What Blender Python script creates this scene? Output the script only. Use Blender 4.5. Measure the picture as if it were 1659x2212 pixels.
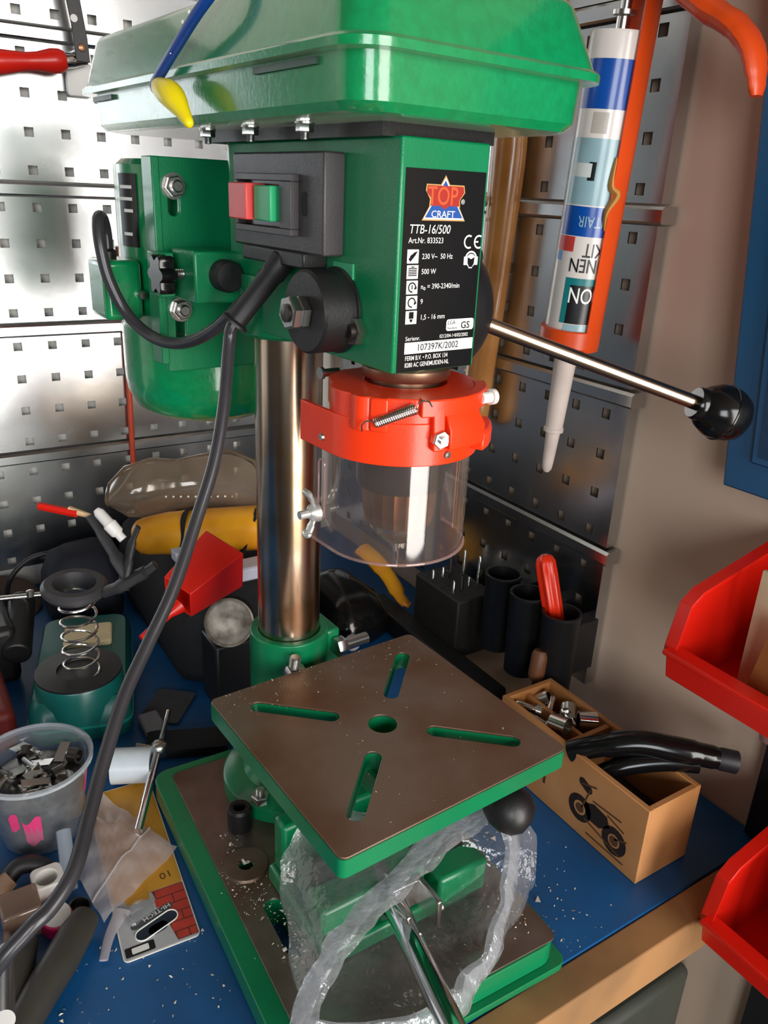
import bpy, bmesh, math, random
from mathutils import Vector, Matrix
random.seed(7)
SC = bpy.context.scene
COL = SC.collection
MM = 0.001
for o in list(bpy.data.objects):
    bpy.data.objects.remove(o)

# ------------------------------------------------------------------ camera
cd = bpy.data.cameras.new('camera'); cam = bpy.data.objects.new('camera', cd); COL.objects.link(cam)
AZ, PITCH, ROLL = 0.58077, 0.38007, -0.046146
f_ = Vector((math.cos(PITCH)*math.sin(AZ), math.cos(PITCH)*math.cos(AZ), -math.sin(PITCH)))
r_ = f_.cross(Vector((0, 0, 1))).normalized(); d_ = f_.cross(r_)
rr = r_*math.cos(ROLL)+d_*math.sin(ROLL); dd = -r_*math.sin(ROLL)+d_*math.cos(ROLL)
cam.matrix_world = Matrix(((rr.x, -dd.x, -f_.x, -0.5573), (rr.y, -dd.y, -f_.y, -1.0086), (rr.z, -dd.z, -f_.z, 0.4932), (0, 0, 0, 1)))
cd.sensor_fit = 'HORIZONTAL'; cd.sensor_width = 36.0; cd.lens = 1727.26*36/1659
cd.clip_start = 0.02; cd.clip_end = 60
SC.camera = cam

# ------------------------------------------------------------------ view, sky, daylight
vs = SC.view_settings
vs.view_transform = 'Standard'; vs.look = 'None'; vs.gamma = 1.0; vs.use_curve_mapping = False
vs.exposure = 0.2
wd = bpy.data.worlds.new('sky'); SC.world = wd; wd.use_nodes = True
bg = wd.node_tree.nodes['Background']
sky = wd.node_tree.nodes.new('ShaderNodeTexSky'); sky.sky_type = 'NISHITA'; sky.sun_disc = False
sky.sun_elevation = math.radians(40); sky.sun_rotation = math.radians(200)
wd.node_tree.links.new(sky.outputs[0], bg.inputs[0]); bg.inputs[1].default_value = 0.05

def area(name, loc, rot, sx, sy, power, col):
    l = bpy.data.lights.new(name, 'AREA'); l.shape = 'RECTANGLE'; l.size = sx; l.size_y = sy
    l.energy = power; l.color = col
    o = bpy.data.objects.new(name, l); COL.objects.link(o); o.location = loc; o.rotation_euler = rot
    return o
# daylight entering by the open door behind the camera and by the window next to it
area('door_daylight', (-0.15, -2.62, 0.35), (math.radians(90), 0, 0), 1.0, 1.9, 52, (1.0, 0.96, 0.91))
area('window_daylight', (-1.75, -2.62, 0.72), (math.radians(90), 0, 0), 1.1, 0.96, 26, (0.93, 0.97, 1.0))

# ------------------------------------------------------------------ materials
def lin(h):
    if isinstance(h, str):
        h = h.lstrip('#'); v = [int(h[i:i+2], 16)/255 for i in (0, 2, 4)]
    else:
        v = h
    return tuple(((c+0.055)/1.055)**2.4 if c > 0.04045 else c/12.92 for c in v)+(1.0,)
MATS = {}
def mat(name, col, rough=0.5, metal=0.0, var=0.12, scale=40.0, bump=0.0, bscale=300.0, col2=None, coat=0.0, rvar=0.1, spec=0.5, detail=3.0, emit=None, dust=0.0):
    if name in MATS: return MATS[name]
    m = bpy.data.materials.new(name); m.use_nodes = True; nt = m.node_tree; N = nt.nodes; L = nt.links
    b = N['Principled BSDF']
    tc = N.new('ShaderNodeTexCoord'); nz = N.new('ShaderNodeTexNoise')
    nz.inputs['Scale'].default_value = scale; nz.inputs['Detail'].default_value = detail
    L.new(tc.outputs['Object'], nz.inputs['Vector'])
    mx = N.new('ShaderNodeMix'); mx.data_type = 'RGBA'
    c = lin(col); c2 = lin(col2) if col2 else tuple(max(0, k*(1-var)) for k in c[:3])+(1,)
    mx.inputs['A'].default_value = c; mx.inputs['B'].default_value = c2
    rp = N.new('ShaderNodeMapRange'); rp.inputs['From Min'].default_value = 0.38; rp.inputs['From Max'].default_value = 0.66
    L.new(nz.outputs['Fac'], rp.inputs['Value']); L.new(rp.outputs['Result'], mx.inputs['Factor'])
    L.new(mx.outputs['Result'], b.inputs['Base Color'])
    b.inputs['Metallic'].default_value = metal
    b.inputs['Specular IOR Level'].default_value = spec
    mr = N.new('ShaderNodeMapRange'); mr.inputs['To Min'].default_value = max(0.02, rough*(1-rvar)); mr.inputs['To Max'].default_value = min(1, rough*(1+rvar))
    L.new(nz.outputs['Fac'], mr.inputs['Value']); L.new(mr.outputs['Result'], b.inputs['Roughness'])
    if coat:
        b.inputs['Coat Weight'].default_value = coat; b.inputs['Coat Roughness'].default_value = 0.1
    if bump:
        n2 = N.new('ShaderNodeTexNoise'); n2.inputs['Scale'].default_value = bscale; n2.inputs['Detail'].default_value = 2
        L.new(tc.outputs['Object'], n2.inputs['Vector'])
        bp = N.new('ShaderNodeBump'); bp.inputs['Strength'].default_value = bump; bp.inputs['Distance'].default_value = 0.001
        L.new(n2.outputs['Fac'], bp.inputs['Height']); L.new(bp.outputs['Normal'], b.inputs['Normal'])
    if dust:
        b.inputs['Sheen Weight'].default_value = dust; b.inputs['Sheen Roughness'].default_value = 0.35; b.inputs['Sheen Tint'].default_value = lin('#efe6d2')
    if emit:
        b.inputs['Emission Color'].default_value = lin(col); b.inputs['Emission Strength'].default_value = emit
    MATS[name] = m
    return m
def sheet(name, tint='#ffffff', white=0.0, rough=0.06, ior=1.45, wcol='#e6e8ea', bump=0.0, bscale=60, gloss=1.0):
    """thin clear plastic: see-through, Fresnel gloss, a little milky scatter"""
    if name in MATS: return MATS[name]
    m = bpy.data.materials.new(name); m.use_nodes = True; nt = m.node_tree; N = nt.nodes; L = nt.links
    N.remove(N['Principled BSDF']); out = N['Material Output']
    tr = N.new('ShaderNodeBsdfTransparent'); tr.inputs[0].default_value = lin(tint)
    df = N.new('ShaderNodeBsdfDiffuse'); df.inputs[0].default_value = lin(wcol)
    tl = N.new('ShaderNodeBsdfTranslucent'); tl.inputs[0].default_value = lin(wcol)
    ad = N.new('ShaderNodeMixShader'); ad.inputs[0].default_value = 0.5
    L.new(df.outputs[0], ad.inputs[1]); L.new(tl.outputs[0], ad.inputs[2])
    m1 = N.new('ShaderNodeMixShader'); L.new(tr.outputs[0], m1.inputs[1]); L.new(ad.outputs[0], m1.inputs[2])
    tc = N.new('ShaderNodeTexCoord'); nz = N.new('ShaderNodeTexNoise'); nz.inputs['Scale'].default_value = 25
    L.new(tc.outputs['Object'], nz.inputs['Vector'])
    mr = N.new('ShaderNodeMapRange'); mr.inputs['To Min'].default_value = white*0.6; mr.inputs['To Max'].default_value = min(1, white*1.4)
    L.new(nz.outputs['Fac'], mr.inputs['Value']); L.new(mr.outputs['Result'], m1.inputs[0])
    gl = N.new('ShaderNodeBsdfGlossy'); gl.inputs['Roughness'].default_value = rough; gl.inputs[0].default_value = (gloss, gloss, gloss, 1)
    lw = N.new('ShaderNodeLayerWeight'); lw.inputs['Blend'].default_value = 0.5
    pw = N.new('ShaderNodeMath'); pw.operation = 'POWER'; pw.inputs[1].default_value = 4.0; L.new(lw.outputs['Facing'], pw.inputs[0])
    fr = N.new('ShaderNodeMath'); fr.operation = 'MULTIPLY_ADD'; fr.inputs[1].default_value = 0.85; fr.inputs[2].default_value = ((ior-1)/(ior+1))**2*1.6; L.new(pw.outputs[0], fr.inputs[0])
    m2 = N.new('ShaderNodeMixShader'); L.new(fr.outputs[0], m2.inputs[0]); L.new(m1.outputs[0], m2.inputs[1]); L.new(gl.outputs[0], m2.inputs[2])
    if bump:
        n2 = N.new('ShaderNodeTexNoise'); n2.inputs['Scale'].default_value = bscale; n2.inputs['Detail'].default_value = 3
        L.new(tc.outputs['Object'], n2.inputs['Vector'])
        bp = N.new('ShaderNodeBump'); bp.inputs['Strength'].default_value = bump; bp.inputs['Distance'].default_value = 0.004
        L.new(n2.outputs['Fac'], bp.inputs['Height'])
        for s in (gl, df, lw): L.new(bp.outputs['Normal'], s.inputs['Normal'])
    L.new(m2.outputs[0], out.inputs['Surface'])
    MATS[name] = m
    return m

G = mat('green_paint', '#087b4c', 0.3, 0, 0.1, 30, 0.12, 900, coat=0.25)
GH = mat('green_hammer_paint', '#078a50', 0.24, 0, 0.16, 160, 0.16, 330, coat=0.8, dust=0.12)
BLK = mat('black_plastic', '#1b1a1b', 0.42, 0, 0.2, 60, 0.1, 500)
BLKG = mat('black_gloss', '#101011', 0.16, 0, 0.1, 60)
RUB = mat('black_rubber', '#1f1e21', 0.5, 0, 0.15, 50)
CORD = mat('grey_cord', '#343337', 0.27, 0, 0.15, 50)
SWP = mat('switch_plastic', '#3c383a', 0.4, 0, 0.1, 80, 0.1, 900)
STEEL = mat('bright_steel', '#d4d2ce', 0.22, 1.0, 0.1, 60)
ZINC = mat('zinc_plate', '#c9c9c6', 0.28, 1.0, 0.15, 120)
CHROME = mat('chrome', '#e6e6e6', 0.08, 1.0, 0.05, 40)
COLM = mat('column_steel', '#cdbfae', 0.2, 1.0, 0.25, 18, col2='#a98a6a', rvar=0.35)
RUST = mat('rusty_steel', '#a58e78', 0.34, 0.9, 0.3, 25, col2='#7b4f33')
TBL = mat('table_iron', '#a08a7c', 0.42, 0.85, 0.2, 14, 0.1, 700, col2='#8a654c', rvar=0.25)
ORG = mat('orange_plastic', '#f63c12', 0.3, 0, 0.06, 30, 0.05, 900, coat=0.1)
WHT = mat('white_plastic', '#e8e6e2', 0.4, 0, 0.06, 40)
PWHITE = mat('print_white', '#f2f2ee', 0.5, 0, 0.03)
PBLACK = mat('print_black', '#0b0b0c', 0.28, 0, 0.05)
PRED = mat('print_orange', '#e8592e', 0.45)
PBLUE = mat('print_blue', '#1d4f9c', 0.45)
PGOLD = mat('print_gold', '#c79a5c', 0.45)
GALV = mat('galvanised_sheet', '#c9ccce', 0.24, 1.0, 0.14, 22, 0.06, 30, rvar=0.35, detail=6)
BENCH = mat('blue_bench_paint', '#15609f', 0.42, 0, 0.25, 9, 0.1, 200, col2='#104c80', rvar=0.3)
WOODE = mat('bench_edge_wood', '#a87c50', 0.55, 0, 0.3, 12, col2='#80603f')
WOOD = mat('box_wood', '#c98f5b', 0.55, 0, 0.25, 10, col2='#b0753f')
HNDL = mat('varnished_wood', '#c98a4a', 0.25, 0, 0.3, 14, col2='#a8692f', coat=0.4)
RED = mat('red_plastic', '#d81f12', 0.3, 0, 0.08, 20)
BINR = mat('bin_red', '#e81f10', 0.3, 0, 0.08, 10)
WALLA = mat('wall_paint_white', '#e9e6e0', 0.8, 0, 0.04, 3)
WALLB = mat('wall_paint_beige', '#d9c0aa', 0.75, 0, 0.06, 2.5)
CLEAR = sheet('clear_guard_plastic', '#fbf7f5', 0.045, 0.05, wcol='#f3e2da')

# ------------------------------------------------------------------ mesh helpers (world millimetres)
def BM(): return bmesh.new()
I4 = Matrix.Identity(4)
def vadd(bm, pts, M=I4): return [bm.verts.new(M @ Vector(p)) for p in pts]
def face(bm, vs):
    try: return bm.faces.new(vs)
    except ValueError: return None
def box(bm, x0, x1, y0, y1, z0, z1, M=I4):
    v = vadd(bm, [(x, y, z) for z in (z0, z1) for y in (y0, y1) for x in (x0, x1)], M)
    for q in ((0, 2, 3, 1), (4, 5, 7, 6), (0, 1, 5, 4), (2, 6, 7, 3), (0, 4, 6, 2), (1, 3, 7, 5)): face(bm, [v[i] for i in q])
    return v
def basis(axis):
    a = Vector(axis).normalized(); h = Vector((0, 0, 1)) if abs(a.z) < 0.9 else Vector((1, 0, 0))
    u = h.cross(a).normalized(); return u, a.cross(u), a
def ring(bm, c, u, v, r, n, ph=0.0): return [bm.verts.new(Vector(c)+u*(r*math.cos(ph+2*math.pi*i/n))+v*(r*math.sin(ph+2*math.pi*i/n))) for i in range(n)]
def bridge(bm, A, B):
    n = len(A)
    for i in range(n): face(bm, (A[i], A[(i+1) % n], B[(i+1) % n], B[i]))
def lathe(bm, o, axis, prof, n=32, caps=True, ph=0.0):
    """prof: (radius, height) pairs along axis"""
    u, v, a = basis(axis); o = Vector(o); R = [ring(bm, o+a*h, u, v, max(r, 0.01), n, ph) for r, h in prof]
    for A, B in zip(R, R[1:]): bridge(bm, A, B)
    if caps: face(bm, R[0][::-1]); face(bm, R[-1])
    return R
def cyl(bm, p0, p1, r0, r1=None, n=24, ph=0.0):
    p0 = Vector(p0); p1 = Vector(p1)
    return lathe(bm, p0, p1-p0, [(r0, 0), (r0 if r1 is None else r1, (p1-p0).length)], n, True, ph)
def pipe(bm, p0, p1, ro, ri, n=28):
    p0 = Vector(p0); p1 = Vector(p1); L = (p1-p0).length
    R = lathe(bm, p0, p1-p0, [(ro, 0), (ro, L), (ri, L), (ri, 0)], n, False); bridge(bm, R[3], R[0])
def smooth_path(pts, k=6):
    P = [Vector(p) for p in pts]; out = []
    for i in range(len(P)-1):
        p0 = P[max(i-1, 0)]; p1 = P[i]; p2 = P[i+1]; p3 = P[min(i+2, len(P)-1)]
        for j in range(k):
            t = j/k
            out.append(0.5*((2*p1)+(p2-p0)*t+(2*p0-5*p1+4*p2-p3)*t*t+(3*p1-p0-3*p2+p3)*t**3))
    return out+[P[-1]]
def sweep(bm, pts, r, n=10, caps=True, closed=False, flat=1.0):
    P = [Vector(p) for p in pts]; N = len(P); rad = r if isinstance(r, (list, tuple)) else [r]*N
    T = [(P[(i+1) % N if closed else min(i+1, N-1)]-P[(i-1) % N if closed else max(i-1, 0)]).normalized() for i in range(N)]
    u = basis(T[0])[0]; R = []
    for i in range(N):
        u = (u-T[i]*u.dot(T[i])).normalized(); v = T[i].cross(u)
        R.append([bm.verts.new(P[i]+u*(rad[i]*math.cos(2*math.pi*k/n))+v*(flat*rad[i]*math.sin(2*math.pi*k/n))) for k in range(n)])
    for A, B in zip(R, R[1:]): bridge(bm, A, B)
    if closed: bridge(bm, R[-1], R[0])
    elif caps: face(bm, R[0][::-1]); face(bm, R[-1])
def helix(c, axis, r, pitch, turns, k=16, h0=0.0):
    u, v, a = basis(axis); c = Vector(c)
    return [c+u*(r*math.cos(2*math.pi*i/k))+v*(r*math.sin(2*math.pi*i/k))+a*(h0+pitch*i/k) for i in range(int(turns*k)+1)]
def prism(bm, poly, h0, h1, M=I4):
    """polygon in local xy, extruded along local z"""
    A = vadd(bm, [(x, y, h0) for x, y in poly], M); B = vadd(bm, [(x, y, h1) for x, y in poly], M)
    face(bm, A[::-1]); face(bm, B); bridge(bm, A, B)
def plate(bm, outer, holes, h0, h1, M=I4):
    """polygon with holes, extruded"""
    lo = []; hi = []
    for h, st in ((h0, lo), (h1, hi)):
        ed = []
        for lp in [outer]+holes:
            V = vadd(bm, [(x, y, h) for x, y in lp], M); st.append(V)
            ed += [bm.edges.new((V[i], V[(i+1) % len(V)])) for i in range(len(V))]
        bmesh.ops.triangle_fill(bm, use_beauty=True, use_dissolve=False, edges=ed)
    for A, B in zip(lo, hi): bridge(bm, A, B)
def rrect(x0, x1, y0, y1, r, k=5):
    out = []
    for cx, cy, a0 in ((x1-r, y1-r, 0), (x0+r, y1-r, 90), (x0+r, y0+r, 180), (x1-r, y0+r, 270)):
        for i in range(k+1):
            a = math.radians(a0+90*i/k); out.append((cx+r*math.cos(a), cy+r*math.sin(a)))
    return out
def circ(cx, cy, r, n=24, ph=0): return [(cx+r*math.cos(ph+2*math.pi*i/n), cy+r*math.sin(ph+2*math.pi*i/n)) for i in range(n)]
def slot(x0, y0, x1, y1, r, k=8):
    a = math.atan2(y1-y0, x1-x0); out = []
    for cx, cy, s in ((x1, y1, a-math.pi/2), (x0, y0, a+math.pi/2)):
        out += [(cx+r*math.cos(s+math.pi*i/k), cy+r*math.sin(s+math.pi*i/k)) for i in range(k+1)]
    return out
def loft(bm, loops, caps=(True, True), closed=True):
    R = [vadd(bm, lp) for lp in loops]
    for A, B in zip(R, R[1:]):
        if closed: bridge(bm, A, B)
        else:
            for i in range(len(A)-1): face(bm, (A[i], A[i+1], B[i+1], B[i]))
    if caps[0]: face(bm, R[0][::-1])
    if caps[1]: face(bm, R[-1])
    return R
def hexnut(bm, c, axis, af, h, hole=0.0, ph=0.0):
    r = af/2/math.cos(math.pi/6); lathe(bm, c, axis, [(r*0.93, 0), (r, h*0.12), (r, h*0.88), (r*0.9, h)], 6, True, ph)
def thread(bm, p0, p1, r, pitch=1.25, n=12):
    p0 = Vector(p0); p1 = Vector(p1); L = (p1-p0).length; pr = []; h = 0
    while h < L: pr += [(r*0.86, h), (r, min(L, h+pitch*0.5))]; h += pitch
    lathe(bm, p0, p1-p0, pr+[(r*0.8, L+0.3)], n)
class Frame:
    """press frame: a to the viewer's right, b forward to the viewer, z up"""
    def __init__(s, ox, oy, deg):
        t = math.radians(deg); s.o = Vector((ox, oy, 0)); s.S = Vector((math.cos(t), math.sin(t), 0)); s.F = Vector((math.sin(t), -math.cos(t), 0)); Z = Vector((0, 0, 1))
        s.M = Matrix(((s.S.x, s.F.x, 0, ox), (s.S.y, s.F.y, 0, oy), (0, 0, 1, 0), (0, 0, 0, 1)))
        # face planes: local x right, y up, z out
        s.front = lambda b: Matrix(((s.S.x, 0, s.F.x, ox+s.F.x*b), (s.S.y, 0, s.F.y, oy+s.F.y*b), (0, 1, 0, 0), (0, 0, 0, 1)))
        s.left = lambda a: Matrix(((s.F.x, 0, -s.S.x, ox+s.S.x*a), (s.F.y, 0, -s.S.y, oy+s.S.y*a), (0, 1, 0, 0), (0, 0, 0, 1)))
    def w(s, a, b, z): return s.o+s.S*a+s.F*b+Vector((0, 0, z))
H = Frame(-312, -505, 4); BF = Frame(-312, -505, -2); TF = Frame(-312, -505, 3)

# ------------------------------------------------------------------ object helpers
def finish(name, bm, m, org, bev=0, seg=2, ang=35, sub=0, recalc=True, solid=0):
    if recalc: bmesh.ops.recalc_face_normals(bm, faces=bm.faces[:])
    for v in bm.verts: v.co = (v.co-org)*MM
    me = bpy.data.meshes.new(name); bm.to_mesh(me); bm.free()
    for p in me.polygons: p.use_smooth = True
    me.set_sharp_from_angle(angle=math.radians(ang))
    if m: me.materials.append(m)
    o = bpy.data.objects.new(name, me); COL.objects.link(o)
    if solid:
        s = o.modifiers.new('thickness', 'SOLIDIFY'); s.thickness = solid*MM; s.offset = 0
    if bev:
        b = o.modifiers.new('bevel', 'BEVEL'); b.width = bev*MM; b.segments = seg; b.limit_method = 'ANGLE'; b.angle_limit = math.radians(32)
    if sub:
        s = o.modifiers.new('subdivision', 'SUBSURF'); s.levels = sub; s.render_levels = sub
    return o
def thing(name, label, cat, loc, group=None):
    o = bpy.data.objects.new(name, None); COL.objects.link(o); o.location = Vector(loc)*MM; o.empty_display_size = 0.02
    o['label'] = label; o['category'] = cat
    if group: o['group'] = group
    return o
def root_of(o):
    while o.parent: o = o.parent
    return o
def part(name, bm, m, parent, label=None, **k):
    o = finish(name, bm, m, Vector(root_of(parent).location)/MM, **k); o.parent = parent
    if label: o['label'] = label
    return o
def solo(name, bm, m, label, cat, group=None, kind=None, **k):
    xs = [v.co.copy() for v in bm.verts]
    org = Vector(((min(v.x for v in xs)+max(v.x for v in xs))/2, (min(v.y for v in xs)+max(v.y for v in xs))/2, min(v.z for v in xs)))
    o = finish(name, bm, m, org, **k); o.location = org*MM
    o['label'] = label
    if cat: o['category'] = cat
    if group: o['group'] = group
    if kind: o['kind'] = kind
    return o
def struct(name, bm, m, **k):
    o = finish(name, bm, m, Vector((0, 0, 0)), **k); o['kind'] = 'structure'; return o
def text(name, s, size, M, m, parent, x, y, sx=1.0, bold=0.0, rot=0.0, align='LEFT', label=None, bend=None, shear=0.0):
    cu = bpy.data.curves.new('t', 'FONT'); cu.body = s; cu.size = size; cu.offset = bold; cu.align_x = align; cu.shear = shear
    cu.resolution_u = 3
    t = bpy.data.objects.new('t', cu); COL.objects.link(t)
    bpy.context.view_layer.update()
    me = bpy.data.meshes.new_from_object(t); bpy.data.objects.remove(t); bpy.data.curves.remove(cu)
    bm = BM(); bm.from_mesh(me); bpy.data.meshes.remove(me)
    c, sn = math.cos(rot), math.sin(rot)
    for v in bm.verts:
        X, Y = v.co.x*sx, v.co.y
        X, Y = x+X*c-Y*sn, y+X*sn+Y*c
        v.co = bend(X, Y) if bend else M @ Vector((X, Y, 0))
    return part(name, bm, m, parent, label, recalc=False)
def flat(bm, poly, M, h=0.0):
    face(bm, vadd(bm, [(x, y, h) for x, y in poly], M))

# ================================================================== THE ROOM
bm = BM(); box(bm, -3000, 120, 14, 120, -880, 1500); struct('wall_left', bm, WALLA)
bm = BM(); box(bm, 14, 120, -1500, 14, -880, 1500); box(bm, 120, 1000, -1500, -1400, -880, 1500); box(bm, 900, 1000, -2750, -1500, -880, 1500); struct('wall_right', bm, WALLB)
bm = BM(); box(bm, -3120, 1000, -2750, 120, -960, -880)
struct('floor', bm, mat('concrete_floor', '#4a4743', 0.7, 0, 0.2, 4, 0.2, 60))
bm = BM(); box(bm, -3120, 1000, -2750, 120, 1500, 1560)
struct('ceiling', bm, mat('ceiling_boards', '#584a3c', 0.7, 0, 0.2, 5))
bm = BM()      # wall behind the camera with the open door
box(bm, -3000, -2300, -2750, -2660, -880, 1500); box(bm, -1200, -680, -2750, -2660, -880, 1500); box(bm, -2300, -1200, -2750, -2660, -880, 220); box(bm, -2300, -1200, -2750, -2660, 1220, 1500)
box(bm, 380, 900, -2750, -2660, -880, 1500); box(bm, -680, 380, -2750, -2660, 1330, 1500)
struct('wall_front', bm, mat('front_wall_paint', '#453e37', 0.8))
bm = BM(); box(bm, -3120, -3000, -2750, 120, -880, 1500); struct('wall_back', bm, mat('back_wall_paint', '#504a42', 0.8))
bm = BM()
for (x0, x1, z0, z1) in ((-2300, -1200, 220, 250), (-2300, -1200, 1190, 1220), (-2300, -2270, 220, 1220), (-1230, -1200, 220, 1220), (-1765, -1735, 220, 1220)):
    box(bm, x0, x1, -2730, -2690, z0, z1)
struct('window_1', bm, WHT)

# ---- perforated sheet strips on both walls, every hole cut through
def strip(name, wall, k, s0, s1, c0, dz, label):
    z0 = 195-19+152*k+dz; z1 = z0+152
    if wall == 'A': f = lambda s, d, z: Vector((s, -d, z))
    else: f = lambda s, d, z: Vector((-d, s, z))
    org = f((s0+s1)/2, 0, z0)
    root = thing(name, label, 'wall panel', org, 'perforated panels on the %s wall' % ('left' if wall == 'A' else 'right'))
    bm = BM(); h = 4.8
    cols = [c0+38*i for i in range(-60, 60) if s0+6 < c0+38*i < s1-6]
    xs = [s0]+[v for c in cols for v in (c-h, c+h)]+[s1]
    zs = [z0+8.5]+[v for r in range(4) for v in (z0+19+38*r-h, z0+19+38*r+h)]+[z1-8.5]
    cache = {}
    def V(s, d, z):
        key = (round(s, 2), round(d, 2), round(z, 2))
        if key not in cache: cache[key] = bm.verts.new(f(s, d, z))
        return cache[key]
    for i in range(len(xs)-1):
        for j in range(len(zs)-1):
            a, b, c, e = xs[i], xs[i+1], zs[j], zs[j+1]
            if i % 2 and j % 2:
                for (p, q), (r, t) in (((a, c), (b, c)), ((b, c), (b, e)), ((b, e), (a, e)), ((a, e), (a, c))):
                    face(bm, (V(p, 0, q), V(r, 0, t), V(r, -1.6, t), V(p, -1.6, q)))
                continue
            face(bm, (V(a, 0, c), V(b, 0, c), V(b, 0, e), V(a, 0, e)))
    for zz in (z0+8.5, z1-8.5):
        for i in range(len(xs)-1): face(bm, (V(xs[i], 0, zz), V(xs[i+1], 0, zz), V(xs[i+1], -12, zz), V(xs[i], -12, zz)))
    for ss in (s0, s1):
        for j in range(len(zs)-1): face(bm, (V(ss, 0, zs[j]), V(ss, 0, zs[j+1]), V(ss, -12, zs[j+1]), V(ss, -12, zs[j])))
    part('sheet', bm, GALV, root, ang=20)
    bm = BM()       # folded rail along the top edge, standing proud with a shadow gap below it
    pr = [(-12, z1-7), (4.5, z1-7), (6, z1-5.4), (6, z1+4), (3.2, z1+6.5), (-12, z1+6.5)]
    e = 7 if wall == 'B' else 0
    A = [bm.verts.new(f(s0-e, d, z)) for d, z in pr]; B = [bm.verts.new(f(s1, d, z)) for d, z in pr]
    bridge(bm, A, B); face(bm, A); face(bm, B)
    part('edge_rail', bm, GALV, root)
nm = ['lowest', 'second from the bench', 'third from the bench', 'fourth from the bench', 'top']
for k in range(-1, 4):
    strip('perforated_panel', 'A', k, -1000, -20, -336.3, 0, 'galvanised perforated strip on the left wall, %s of its stack' % nm[k+1])
for k in range(-1, 4):
    strip('perforated_panel', 'B', k, -545, -26, -368.6, 5.5, 'galvanised perforated strip on the right wall, %s of its stack' % nm[k+1])

# ---- workbench
root = thing('workbench', 'blue painted workbench top with a raw wooden front edge', 'workbench', (-700, -380, -60))
bm = BM(); box(bm, -1500, 12, -748, 12, -36, 0); part('worktop', bm, BENCH, root, bev=1)
bm = BM(); box(bm, -1500, 12, -772, -748.4, -40, -0.6); part('front_edging', bm, WOODE, root, bev=1.5)
DKW = mat('dark_underframe', '#2b2520', 0.7)
bm = BM(); box(bm, -1480, 0, -730, -690, -130, -36.5); box(bm, -1480, 0, -30, 0, -130, -36.5); part('apron', bm, DKW, root)
for x in (-1440, -700):
    bm = BM(); box(bm, x, x+60, -730, -670, -880, -130); part('leg', bm, DKW, root, bev=2)
bm = BM(); box(bm, -1440, 0, -690, -30, -700, -680); part('lower_shelf', bm, DKW, root)
bm = BM(); box(bm, -120, 8, -720, -420, -679, -180)
solo('storage_crate', bm, mat('grey_crate', '#3c3f37', 0.6), 'dull grey storage crate under the bench', 'crate', bev=8)

# ================================================================== DRILL PRESS
DP = thing('drill_press', 'green bench drill press with orange chuck guard and square tilting table', 'drill press', (-312, -505, 0))
# ---- base
bm = BM()
holes = [slot(-66, 122, -66, 160, 7), slot(66, 122, 66, 160, 7), circ(-70, 79, 5.5, 16), circ(70, 79, 5.5, 16)]
plate(bm, rrect(-104, 96, -54, 238, 14), holes, 6.5, 24.2, BF.M)
base = part('base', bm, G, DP, bev=0.8)
bm = BM(); plate(bm, rrect(-90, 94.5, -44, 236.5, 6), holes, 24.2, 25.4, BF.M)
part('machined_face', bm, mat('base_iron', '#8d8178', 0.38, 0.8, 0.2, 18, 0.1, 600, col2='#6e5341', rvar=0.3), base, 'bare grey-brown metal top of the base', bev=0.4)
bm = BM(); plate(bm, rrect(-100, 101, -44, 243, 8), holes, 0.3, 6, BF.M); part('foot_flange', bm, G, DP, bev=1)
bm = BM(); lathe(bm, BF.w(-70, 79, 25), (0, 0, 1), [(17, 0), (16, 2.4), (6, 2.5), (6, 0.5)], 32, False); part('boss', bm, MATS['base_iron'], base)
# ---- column foot, bolts, column
bm = BM(); lathe(bm, BF.w(0, 4, 25), (0, 0, 1), [(57, 0), (57, 11), (55, 13), (40, 16), (33, 24), (31, 62), (29.5, 64), (24, 64)], 48)
foot = part('column_foot', bm, G, DP)
for i, (a, b) in enumerate(((-40, 34), (40, 34), (0, -46))):
    bm = BM(); hexnut(bm, BF.w(a, b, 38), (0, 0, 1), 13, 7, ph=0.3); thread(bm, BF.w(a, b, 45), BF.w(a, b, 50), 3.8)
    part('foot_bolt', bm, ZINC, foot)
bm = BM(); lathe(bm, BF.w(-60, 40, 25.4), (0, 0, 1), [(9, 0), (9.5, 2), (9.5, 18), (8, 20), (5, 20), (5, 8)], 24)
part('black_cap', bm, BLK, base, 'round black cap standing on the base')
bm = BM(); cyl(bm, H.w(0, 0, 60), H.w(0, 0, 520), 24, n=64); part('column', bm, COLM, DP)
# ---- table bracket and table
bm = BM(); pipe(bm, TF.w(0, 0, 112), TF.w(0, 0, 170), 31, 24.2, 48)
tb = part('table_bracket', bm, G, DP, bev=1.2)
bm = BM(); box(bm, -16, 16, 26, 118, 118, 142, TF.M); box(bm, -26, 26, 96, 168, 128, 146, TF.M); part('bracket_arm', bm, G, tb, bev=2)
bm = BM(); box(bm, 24, 38, -16, 16, 118, 165, TF.M); part('clamp_lug', bm, G, tb, bev=2)
bm = BM(); hexnut(bm, TF.w(-16, 36, 148), (0.2, -0.3, 1), 15, 9); thread(bm, TF.w(-16, 36, 155), TF.w(-15, 37, 166), 4.5); part('pivot_bolt', bm, ZINC, tb)
bm = BM(); hexnut(bm, TF.w(30, 22, 152), TF.S, 14, 9); cyl(bm, TF.w(38, 22, 152), TF.w(60, 22, 152), 5); part('clamp_bolt', bm, ZINC, tb)
bm = BM(); cyl(bm, TF.w(24, 150, 133), TF.w(44, 190, 122), 5); lathe(bm, TF.w(44, 190, 122), TF.S*0.5+TF.F*0.85+Vector((0, 0, -0.28)), [(5, 0), (10, 3), (15, 10), (16.5, 18), (15, 26), (10, 32), (3, 34)], 28)
part('clamp_knob', bm, BLK, tb, 'round black table clamp knob')
cx, cy = -1, 131.5
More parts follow.
